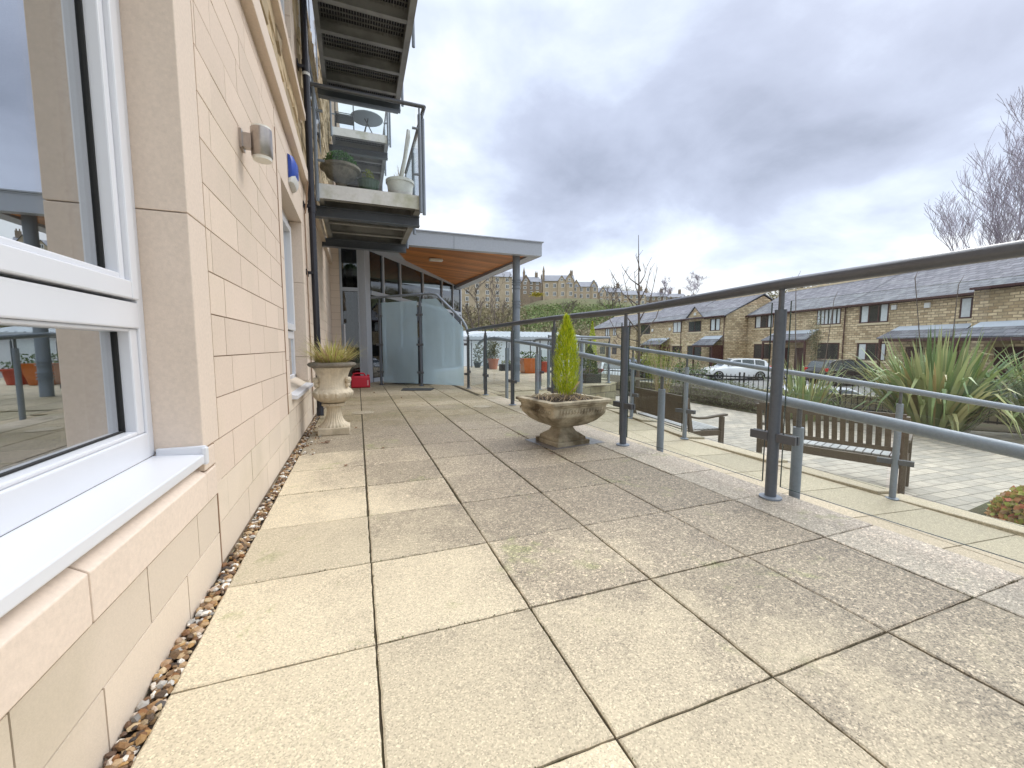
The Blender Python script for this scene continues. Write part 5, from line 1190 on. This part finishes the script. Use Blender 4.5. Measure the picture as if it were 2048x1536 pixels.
# ================================================================== terraced houses across the car park
def house(name, label, p0, p1, s0, s1, zg=-1.4, ze=3.6, dep=8.0, zrdg=5.75, win=(), low=(), porch=(), doors=(), gable=None, o0=0, extra=None, chim=(), vents=(), alarm=()):
    p0 = Vector(p0); p1 = Vector(p1); u = (p1-p0).normalized(); n_ = Vector((u.y, -u.x))
    def T(s_, o, z): return (p0.x+u.x*s_+n_.x*o, p0.y+u.y*s_+n_.y*o, z)
    base = T((s0+s1)/2, 0, zg); h0 = thing(name, label, 'house', base, 'stone terraced houses across the car park')
    b = MB(T); a, c = o0, dep
    b.add([(s0, a, zg), (s1, a, zg), (s1, c, zg), (s0, c, zg), (s0, a, ze), (s1, a, ze), (s1, c, ze), (s0, c, ze), (s0, (a+c)/2, zrdg-.12), (s1, (a+c)/2, zrdg-.12)],
          [(0, 1, 5, 4), (2, 3, 7, 6), (1, 2, 6, 9, 5), (3, 0, 4, 8, 7)])
    if gable:
        ga, gb, gz = gable; gm = (ga+gb)/2
        b.add([(ga, a-.03, ze-.3), (gb, a-.03, ze-.3), (gb, a-.03, ze), (gm, a-.03, gz), (ga, a-.03, ze), (ga, a+2, ze-.3), (gb, a+2, ze-.3), (gb, a+2, ze), (gm, a+2, gz), (ga, a+2, ze)], [(0, 1, 2, 3, 4), (1, 6, 7, 2), (5, 0, 4, 9)])
    b.build('wall', M['hstone'], h0)
    b = MB(T); e = .22; sl = (zrdg-ze)/((c-a)/2); ez = ze-e*sl+.02; t_ = .09; m_ = (a+c)/2
    for sg in (0, 1):
        oa, ob = (a-e, m_) if sg == 0 else (c+e, m_)
        b.add([(s0-.06, oa, ez), (s1+.06, oa, ez), (s1+.06, ob, zrdg), (s0-.06, ob, zrdg), (s0-.06, oa, ez+t_), (s1+.06, oa, ez+t_), (s1+.06, ob, zrdg+t_), (s0-.06, ob, zrdg+t_)],
              [(0, 1, 2, 3), (7, 6, 5, 4), (0, 4, 5, 1), (1, 5, 6, 2), (3, 7, 4, 0)])
    if gable:
        l_ = a-.15
        for sg in (ga-.12, gb+.12):
            b.add([(sg, l_, ze-.08), (gm, l_, gz+.05), (gm, a+2.4, gz+.05), (sg, a+2.4, ze-.08), (sg, l_, ze+.0), (gm, l_, gz+.13), (gm, a+2.4, gz+.13), (sg, a+2.4, ze)], [(0, 1, 2, 3), (4, 5, 6, 7), (0, 1, 5, 4)])
    rf = b.build('roof', M['slate'], h0)
    b = MB(T); s_ = s0
    while s_ < s1-.05: b.box(s_, min(s_+.43, s1), m_-.13, m_+.13, zrdg+.03, zrdg+.15); s_ += .45
    for cs, cz in chim: b.box(cs-.25, cs+.25, m_-.15, m_+.15, zrdg+.1, zrdg+.26)
    b.build('ridge_tiles', M['hdress'], rf)
    b = MB(T); b.box(s0, s1, a-e-.10, a-e, ez-.02, ez+.09); b.box(s0+.02, s1-.02, a-.02, a-.003, ze-.16, ze-.02)
    b.tube([(s0+.15, a-.08, ez), (s0+.15, a-.08, zg)], .035, 6); b.build('gutter', M['brownf'], h0)
    def window(wa, wb, z0, z1, panes, kind=0):
        b = MB(T); t2 = .07; b.box(wa, wb, a-.022, a+.03, z0, z0+t2); b.box(wa, wb, a-.022, a+.03, z1-t2, z1); b.box(wa, wa+t2, a-.022, a+.03, z0+t2, z1-t2); b.box(wb-t2, wb, a-.022, a+.03, z0+t2, z1-t2)
        for k in range(1, panes): x = wa+(wb-wa)*k/panes; b.box(x-t2/2, x+t2/2, a-.020, a+.03, z0+t2, z1-t2)
        f_ = b.build('window', M['brownf'], h0)
        b = MB(T); b.box(wa+t2, wb-t2, a-.006, a+.02, z0+t2, z1-t2); b.build('pane', M['darkpane'], f_)
        b = MB(T)
        for k in range(panes):
            x0 = wa+(wb-wa)*k/panes+t2*.7; x1 = wa+(wb-wa)*(k+1)/panes-t2*.7
            if kind == 0: b.box(x0, x0+(x1-x0)*.38, a-.0095, a-.0065, z0+t2, z1-t2); b.box(x1-(x1-x0)*.38, x1, a-.0095, a-.0065, z0+t2, z1-t2)
            elif kind == 1 and k in (0, panes-1): b.box(x0, x0+(x1-x0)*.8, a-.0095, a-.0065, z0+t2, z1-t2)
            elif kind == 2: b.box(x0, x1, a-.0095, a-.0065, z0+t2, z1-t2)
        if kind < 3: b.build('curtain', M['curt'], f_)
        b = MB(T); b.box(wa-.1, wb+.1, a-.05, a+.03, z0-.13, z0-.01); b.box(wa-.15, wb+.15, a-.012, a+.03, z1+.01, z1+.2); b.build('sill', M['hdress'], f_)
    for w_ in list(win)+list(low): window(*w_)
    for (da, db, dz) in doors:
        b = MB(T); b.box(da, db, a-.018, a+.02, zg, dz); b.build('door', M['brownf'], h0)
    for (pa_, pb_, z0, z1, side) in porch:
        b = MB(T); dpt = 1.25
        b.add([(pa_-.1, a-dpt, z0), (pb_+.1, a-dpt, z0), (pb_-.15, a-.003, z1), (pa_+.15, a-.003, z1), (pa_-.1, a-dpt, z0+.07), (pb_+.1, a-dpt, z0+.07), (pb_-.15, a-.003, z1+.07), (pa_+.15, a-.003, z1+.07)], [(3, 2, 1, 0), (4, 5, 6, 7), (0, 1, 5, 4), (1, 2, 6, 5), (3, 0, 4, 7)])
        pr_ = b.build('porch', M['slate'], h0)
        b = MB(T); f0, f1 = .62, 1.0
        b.add([(pa_+.15-.25*(1-f0), a-dpt*(1-f0), z0+(z1-z0)*f0+.078), (pb_-.15+.25*(1-f0), a-dpt*(1-f0), z0+(z1-z0)*f0+.078), (pb_-.15, a-.004, z1+.085), (pa_+.15, a-.004, z1+.085)], [(0, 1, 2, 3)]); b.build('lead_flashing', M['lead'], pr_)
        b = MB(T); b.box(pa_, pb_, a-dpt+.02, a-dpt+.07, z0-.16, z0-.01); b.box(pa_, pa_+.12, a-dpt+.02, a-dpt+.14, zg, z0-.16); b.box(pb_-.12, pb_, a-dpt+.02, a-dpt+.14, zg, z0-.16)
        if side: b.box(pa_+.002, pa_+.10, a-dpt+.14, a-.02, zg, z0)
        b.build('post', M['brownf'], pr_)
    if vents or alarm:
        b = MB(T)
        for s_, z_ in list(vents)+list(alarm): b.box(s_-.14, s_+.14, a-.08, a+.01, z_-.14, z_+.14)
        b.build('alarm_box', M['whitep'], h0)
    return h0
HA, HB = (29.8, 11.3), (32.7, 26.2); HC, HD = (30.6, 27.5), (32.9, 53.9)
house('terraced_house', 'stone house with brown windows at the far end of the right hand terrace', HA, HB, 7.20, 16.5, win=[(13.6, 15.65, 2.42, 3.5, 3, 1), (7.7, 9.56, 2.38, 3.5, 3, 0)], low=[(13.7, 15.6, -.2, 1.06, 2, 3), (7.66, 9.5, -.1, 1.09, 2, 3)], porch=[(9.2, 13.3, 1.3, 2.0, False)], doors=[(10.4, 11.3, .75), (11.8, 12.7, .75)], chim=[(13.2, 0)])
house('terraced_house', 'stone house with a wide lead topped porch in the middle of the right hand terrace', HA, HB, .04, 7.19, win=[(4.61, 6.41, 2.34, 3.5, 3, 1), (.07, 1.06, 2.3, 3.4, 2, 2)], low=[(4.58, 6.42, -.07, 1.06, 3, 1)], porch=[(.3, 4.1, 1.28, 1.95, False)], doors=[(1.2, 2.1, .8), (2.6, 3.5, .8)], chim=[(6.4, 0), (5.2, 0)], alarm=[(4.3, 3.2), (2.55, 3.15)])
house('terraced_house', 'stone house stepping forward at the right edge of the photo', HA, HB, -12, .02, ze=3.75, zrdg=5.95, o0=-.8, dep=7.2, win=[(-5.5, -3.5, 2.3, 3.4, 3, 1)], porch=[(-3.6, -.2, 1.25, 1.95, False)], doors=[(-2, -1, .8)], low=[(-5.4, -3.9, -.1, 1.0, 3, 1)])
house('terraced_house', 'stone house with a small front gable, nearest in the left hand terrace', HC, HD, .24, 6.0, zrdg=5.55, win=[(.92, 2.16, 2.28, 3.4, 2, 1), (3.34, 5.09, 2.28, 3.4, 2, 3)], low=[(3.19, 5.17, -.2, .95, 2, 3)], porch=[(.4, 2.9, .95, 1.75, True)], doors=[(1.2, 2.1, .8)], gable=(3.0, 5.4, 4.62), alarm=[(4.2, 4.0)])
house('terraced_house', 'stone house behind the young tree in the middle of the left hand terrace', HC, HD, 6.01, 14.1, zrdg=5.6, win=[(6.15, 7.48, 2.28, 3.4, 2, 2), (11.6, 13.5, 2.29, 3.4, 2, 3)], low=[(6.02, 7.51, -.1, .92, 2, 3), (11.6, 13.6, -.1, .9, 2, 3)], porch=[(7.9, 11.5, 1.03, 1.7, True)], doors=[(9, 9.9, .8)], alarm=[(8.0, 2.7), (11.1, 2.7)])
house('terraced_house', 'lower stone house with two narrow windows at the far end of the left hand terrace', HC, HD, 14.3, 26.9, ze=3.45, zrdg=5.3, o0=.15, win=[(21.3, 22.5, 2.3, 3.38, 2, 1), (19.5, 20.4, 2.3, 3.36, 2, 1), (16, 17.3, 2.3, 3.36, 2, 3)], low=[(19.3, 20.5, -.2, .9, 2, 3), (22.5, 24, -.2, .9, 2, 3)], doors=[(21.3, 22.2, .8)])
# ================================================================== white industrial shed in the valley
sh = thing('industrial_shed', 'long low white shed with a profiled grey roof in the valley behind the terrace', 'shed', (21, 51, -1.9))
b = MB(); b.box(11.5, 29.5, 50, 62, -2.5, 1.85); b.build('wall', M['shed'], sh)
b = MB(); b.box(11.2, 29.8, 49.6, 49.9, 1.72, 2.1); b.add([(11.2, 49.7, 2.1), (29.8, 49.7, 2.1), (29.8, 56, 3.0), (11.2, 56, 3.0)], [(0, 1, 2, 3)]); b.add([(11.2, 56, 3.0), (29.8, 56, 3.0), (29.8, 62.4, 2.1), (11.2, 62.4, 2.1)], [(0, 1, 2, 3)])
x = 11.4
while x < 29.6: b.box(x, x+.12, 49.8, 50.1, 2.1, 2.2); b.add([(x, 49.7, 2.16), (x+.15, 49.7, 2.16), (x+.15, 56, 3.06), (x, 56, 3.06)], [(0, 1, 2, 3)]); x += .6
b.build('roof', M['shedroof'], sh)
# ================================================================== hillside: houses, woods
def hillhouse(name, label, px, pybase, pytop, d, wpx, rot=0, mats='farwall', gables=(), chims=(), rows=2, cols=4, roof=3.0, dep=9, dark=False, bays=(), spire=None):
    base = at(px, pybase, d); hgt = (pybase-pytop)/822*d; w_ = wpx/822*d
    bx, by = base.x, base.y; f = Vector((math.sin(YAW+rot), math.cos(YAW+rot))); rg = Vector((f.y, -f.x))
    def T(s_, o, z): return (bx+rg.x*s_+f.x*o, by+rg.y*s_+f.y*o, base.z+z)
    h0 = thing(name, label, 'house', (bx, by, base.z), 'old stone houses on the hillside'); hw = w_/2; ez = hgt-roof
    b = MB(T); b.add([(-hw, 0, -8), (hw, 0, -8), (hw, dep, -8), (-hw, dep, -8), (-hw, 0, ez), (hw, 0, ez), (hw, dep, ez), (-hw, dep, ez), (-hw, dep/2, hgt-.2), (hw, dep/2, hgt-.2)], [(0, 1, 5, 4), (1, 2, 6, 9, 5), (2, 3, 7, 6), (3, 0, 4, 8, 7)])
    for (gx, gw, gz) in gables:
        b.add([(gx-gw/2, -.5, -6), (gx+gw/2, -.5, -6), (gx+gw/2, -.5, ez), (gx, -.5, gz), (gx-gw/2, -.5, ez), (gx-gw/2, dep/2, -6), (gx+gw/2, dep/2, -6), (gx+gw/2, dep/2, ez), (gx, dep/2, gz), (gx-gw/2, dep/2, ez)], [(0, 1, 2, 3, 4), (1, 6, 7, 2), (5, 0, 4, 9)])
    for (gx, gw, z1) in bays: b.add([(gx-gw/2, 0, -4), (gx-gw/3, -1.2, -4), (gx+gw/3, -1.2, -4), (gx+gw/2, 0, -4), (gx-gw/2, 0, z1), (gx-gw/3, -1.2, z1), (gx+gw/3, -1.2, z1), (gx+gw/2, 0, z1)], [(0, 1, 5, 4), (1, 2, 6, 5), (2, 3, 7, 6), (4, 5, 6, 7)])
    b.build('wall', M['fardark' if dark else mats], h0)
    b = MB(T)
    b.add([(-hw-.2, -.4, ez-.1), (hw+.2, -.4, ez-.1), (hw+.2, dep/2, hgt), (-hw-.2, dep/2, hgt), (-hw-.2, dep+.4, ez-.1), (hw+.2, dep+.4, ez-.1)], [(0, 1, 2, 3), (3, 2, 5, 4)])
    for (gx, gw, gz) in gables: b.add([(gx-gw/2-.3, -.8, ez-.3), (gx, -.8, gz+.2), (gx+gw/2+.3, -.8, ez-.3), (gx-gw/2-.3, dep/2, ez-.3), (gx, dep/2, gz+.2), (gx+gw/2+.3, dep/2, ez-.3), ], [(0, 1, 4, 3), (1, 2, 5, 4)])
    for (gx, gw, z1) in bays: b.add([(gx-gw/2-.1, 0, z1), (gx-gw/3, -1.4, z1), (gx+gw/3, -1.4, z1), (gx+gw/2+.1, 0, z1), (gx, 0, z1+1.4)], [(0, 1, 4), (1, 2, 4), (2, 3, 4)])
    rf = b.build('roof', M['farroof'], h0)
    b = MB(T)
    for cx2 in chims: b.box(cx2-.7, cx2+.7, dep/2-.4, dep/2+.4, hgt-1, hgt+2.0); b.box(cx2-.5, cx2-.2, dep/2-.2, dep/2+.2, hgt+2.0, hgt+2.7); b.box(cx2+.2, cx2+.5, dep/2-.2, dep/2+.2, hgt+2, hgt+2.7)
    if spire: b.box(spire-.5, spire+.5, -.3, .7, ez, hgt+1); b.add([(spire-.6, -.4, hgt+1), (spire+.6, -.4, hgt+1), (spire+.6, .8, hgt+1), (spire-.6, .8, hgt+1), (spire, .2, hgt+4)], [(0, 1, 4), (1, 2, 4), (2, 3, 4), (3, 0, 4)])
    if chims or spire: b.build('chimney', M['fardark'], rf)
    # windows
    b = MB(T); g_ = MB(T); ww = min(1.5, w_/cols*.45); stp = (ez+.2)/rows
    for r_ in range(rows):
        for c_ in range(cols):
            x = -hw+w_*(c_+.5)/cols; z = .5+stp*r_; o = -.06
            for gx, gw, gz in gables:
                if abs(x-gx) < gw/2: o = -.56
            for gx, gw, z1 in bays:
                if abs(x-gx) < gw/3: o = -1.26
            wz = min(2.0, stp*.62)
            b = MB(T); b.box(x-ww/2, x+ww/2, o, o+.03, z, z+wz); f_ = b.build('window', M['farwhite'], h0)
            for xa, xb in ((x-ww/2+.2, x-.10), (x+.10, x+ww/2-.2)): g_ = MB(T); g_.box(xa, xb, o-.03, o+.02, z+.18, z+wz-.18); g_.build('pane', M['farpane'], f_)
    for gx, gw, gz in gables:
        b = MB(T); b.box(gx-.6, gx+.6, -.56, -.53, ez-.2, ez+1.2); f_ = b.build('window', M['farwhite'], h0)
        for xa, xb in ((gx-.4, gx-.08), (gx+.08, gx+.4)): g_ = MB(T); g_.box(xa, xb, -.59, -.54, ez, ez+1.0); g_.build('pane', M['farpane'], f_)
random.seed(5)
hillhouse('hillside_house', 'tall five storey stone block left of the round column, on the hillside', 975, 618, 540, 185, 100, rot=R(-12), rows=5, cols=5, dark=False, roof=3.2, chims=(-6, 5), dep=10, mats='farwall')
hillhouse('hillside_house', 'dark gabled stone house just right of the round column, with a pointed turret', 1062, 590, 552, 205, 38, rot=R(-8), rows=3, cols=3, dark=True, gables=((-2.6, 4, 9.5),), spire=-3.5, chims=(3.5,))
hillhouse('hillside_house', 'large pale villa with twin front gables and a corner spire on top of the hill', 1117, 594, 549, 205, 62, rows=2, cols=4, roof=3.4, gables=((1.4, 3.4, 10.2), (5.2, 4.4, 11.2)), bays=((5.2, 4.0, 6.2),), spire=-7.4, chims=(6.8,), mats='farwall')
hillhouse('hillside_house', 'pair of houses with dark pointed bays and slate roofs right of the large villa', 1169, 598, 562, 207, 52, rows=2, cols=4, roof=3.0, gables=((-4.2, 3.6, 9.2), (4.4, 3.4, 9.2)), bays=((-4.2, 3.6, 5.8), (4.4, 3.4, 5.8)), chims=(), dark=False, mats='farwall')
hillhouse('hillside_house', 'stone house with one small gable, next right of the pair with pointed bays', 1220, 606, 574, 210, 48, rows=2, cols=4, roof=2.8, gables=((-3.8, 3.2, 8.0),), chims=(4.8,), mats='farwall')
hillhouse('hillside_house', 'terraced stone house with a central chimney behind the top of the young tree', 1268, 610, 580, 215, 46, rows=2, cols=4, roof=2.6, chims=(4.6,), mats='farwall')
hillhouse('hillside_house', 'dark low terraced stone house with two chimneys, rightmost of the row above the handrail', 1312, 613, 584, 222, 44, rows=2, cols=4, roof=2.5, chims=(4.2, -4), dark=True)
hillhouse('hillside_house', 'small far stone house with paired chimneys just above the sloping handrail', 1352, 613, 586, 235, 40, rows=2, cols=4, roof=2.5, chims=(3.5, -2), dark=True)
hillhouse('hillside_house', 'narrow grey gabled house set back between the turret house and the large villa', 1076, 582, 556, 235, 26, rows=2, cols=3, roof=3, chims=(2.5,), dark=True)
# woods and scrub
def scatter(b, n, a0, a1, r0, r1, hgt, wid, per, sz, az_bias=None, up=0):
    for i in range(n):
        a = R(random.uniform(a0, a1)); r_ = random.uniform(r0, r1); x, y = r_*math.sin(a), r_*math.cos(a); z = terr(x, y); h_ = hgt*random.uniform(.5, 1.2); w_ = wid*random.uniform(.6, 1.3)
        for k in range(per):
            v = Vector((random.gauss(0, .5), random.gauss(0, .5), 0)); f = random.random()
            b.leaf((x+v.x*w_, y+v.y*w_, z+h_*(.15+.85*f)), sz*random.uniform(.5, 1.4), .35, up)
b = MB(); scatter(b, 520, 8, 75, 95, 130, 5, 4, 60, .8, up=1.5); scatter(b, 200, 8, 22, 135, 168, 7, 4, 60, .9, up=1.5); scatter(b, 320, 34, 75, 130, 175, 3.5, 4, 50, .9, up=1.5)
tag(b.build('hillside_wood', M['g_wood']), 'bare brown wood covering the lower slope of the hill', 'wood', kind='stuff')
b = MB(); scatter(b, 560, 15, 37, 132, 178, 1.6, 4, 45, .8); scatter(b, 60, 12, 30, 112, 130, 4, 3, 60, .8)
tag(b.build('hillside_scrub', M['g_slope']), 'green scrub on the slope below the hillside houses', 'scrub', kind='stuff')
b = MB(); scatter(b, 420, 26, 75, 232, 340, 5, 5, 36, 1.3, up=1.0); tag(b.build('ridge_wood', M['g_wood']), 'bare brown wood along the skyline behind the hillside houses', 'wood', kind='stuff')
b = MB()
for i in range(300):
    p = at(1074+random.gauss(0, 6), 589+random.gauss(0, 2), 190); b.leaf(p, .8, .5)
tag(b.build('gorse_bush', M['g_yel']), 'yellow flowering bush on the hillside left of the large villa', 'bush')
# hillside trees one can tell apart
random.seed(21)
for i, (px, py, d, h_, lb) in enumerate(((958, 655, 112, 15, 'bare spreading tree left of the round column below the five storey block'), (990, 650, 120, 16, 'taller bare tree just left of the round column'), (1130, 650, 112, 10, 'small bare tree on the scrub slope below the large villa'), (1225, 628, 150, 12, 'bare tree in front of the one gabled hillside house'))):
    p = at(px, py, d); x, y = p.x, p.y; tree('hillside_tree', lb, (x, y, terr(x, y)-.5), h_, .28, lev=4, n=3, m='bark', group='bare trees on the hillside', minr=.05, spread=.7)
for i, (px, h_, lb) in enumerate(((1385, 15, 'broad bare tree on the skyline above the left hand terrace'), (1330, 11, 'smaller bare tree on the skyline behind the rightmost hillside houses'))):
    p = at(px, 600, 225); tree('skyline_tree', lb, (p.x, p.y, terr(p.x, p.y)), h_, .3, lev=5, n=3, m='barkv', group='bare trees on the skyline', minr=.05, spread=.8)
random.seed(33)
for (px, top, d, lb) in ((1978, 345, 44, 'tall bare tree behind the right hand terrace, left of the two'), (2046, 300, 44, 'tallest bare tree behind the right hand terrace, cut by the photo edge')):
    p = at(px, 700, d); z0 = -1.5; zt = at(px, top, d).z; tree('tall_tree', lb, (p.x, p.y, z0), (zt-z0)*.95, .30, lev=5, n=4, m='barkv', group='tall bare trees behind the houses', minr=.015, spread=.6, trunkf=.36, upk=.5)
# pots on the upper terrace
def potted(name, label, c, r_, h_, m, leafm, fh, n, sz, square=False):
    t0 = thing(name, label, 'plant pot', c, None); b = MB()
    if square:
        b.loft([[(c[0]+sx*r_*f, c[1]+sy*r_*f, c[2]+z) for sx, sy in ((-1, -1), (1, -1), (1, 1), (-1, 1))] for f, z in ((.72, 0), (.9, h_*.5), (1, h_), (.9, h_))])
    else: b.lathe(c, [(r_*.7, 0), (r_*.95, h_*.85), (r_*1.08, h_*.85), (r_*1.08, h_), (r_*.9, h_)], 20)
    b.build('pot', m, t0, bevel=.005); b = MB()
    for i in range(n):
        v = Vector((random.gauss(0, .5), random.gauss(0, .5), random.random())); b.leaf((c[0]+v.x*r_*1.3, c[1]+v.y*r_*1.3, c[2]+h_+v.z*fh), sz, .5)
    b.build('plant', leafm, t0)
potted('plant_pot', 'pink terracotta pot with a leafy shrub on the upper terrace', (4.59, 14.2, 0), .2, .38, M['terrac'], M['g_hedge'], .62, 420, .09)
potted('plant_pot', 'large square orange glazed pot beside the round column', (4.92, 11.7, 0), .26, .46, M['glaze'], M['g_green'], .2, 160, .07, True)
potted('plant_pot', 'red pot standing behind the square orange one', (5.5, 11.9, 0), .22, .34, mat('red glazed pot', (.42, .06, .03), .3), M['g_green'], .15, 120, .07)
b = MB(); b.box(4.5, 5.2, 13.0, 13.3, 0, .22); tr0 = tag(b.build('trough', M['trough'], bevel=.01), 'low black planting trough between the pots on the upper terrace', 'trough')
b = MB()
for i in range(200): b.leaf((random.uniform(4.55, 5.15), random.uniform(13.05, 13.25), .22+random.random()*.12), .06, .5)
b.build('plant', M['g_bamb'], tr0)
for (px, d, h_, w_, m_, lb) in ((1178, 9.3, .62, .2, 'g_green', 'dark green clipped conifer in a box planter behind the golden one'), (1183, 11.5, 1.3, .14, 'g_conif', 'slim golden conifer further off behind the handrails')):
    p = at(px, 760, d); t0 = thing('potted_conifer', lb, 'conifer', (p.x, p.y, 0)); b = MB(); b.box(p.x-.2, p.x+.2, p.y-.2, p.y+.2, 0, .2); b.build('box_planter', M['trough'], t0, bevel=.01)
    b = MB()
    for i in range(1600): f = random.random(); a = random.random()*6.3; r_ = w_*(1-f**2.5)*random.uniform(.7, 1); b.leaf((p.x+r_*math.cos(a), p.y+r_*math.sin(a), .2+f*h_), .05, .4, 1)
    b.build('foliage', M[m_], t0)
for k, (px, d) in enumerate(((975, 15.4), (955, 16.0))):
    p = at(px, 720, d); potted('leafy_shrub', ('purple leaved shrub in a small pot by the far balustrade', 'green shrub in a small pot at the far corner of the upper terrace')[k], (p.x, p.y, 0), .15, .2, M['trough'], M['g_hedge'], .7, 260, .09)
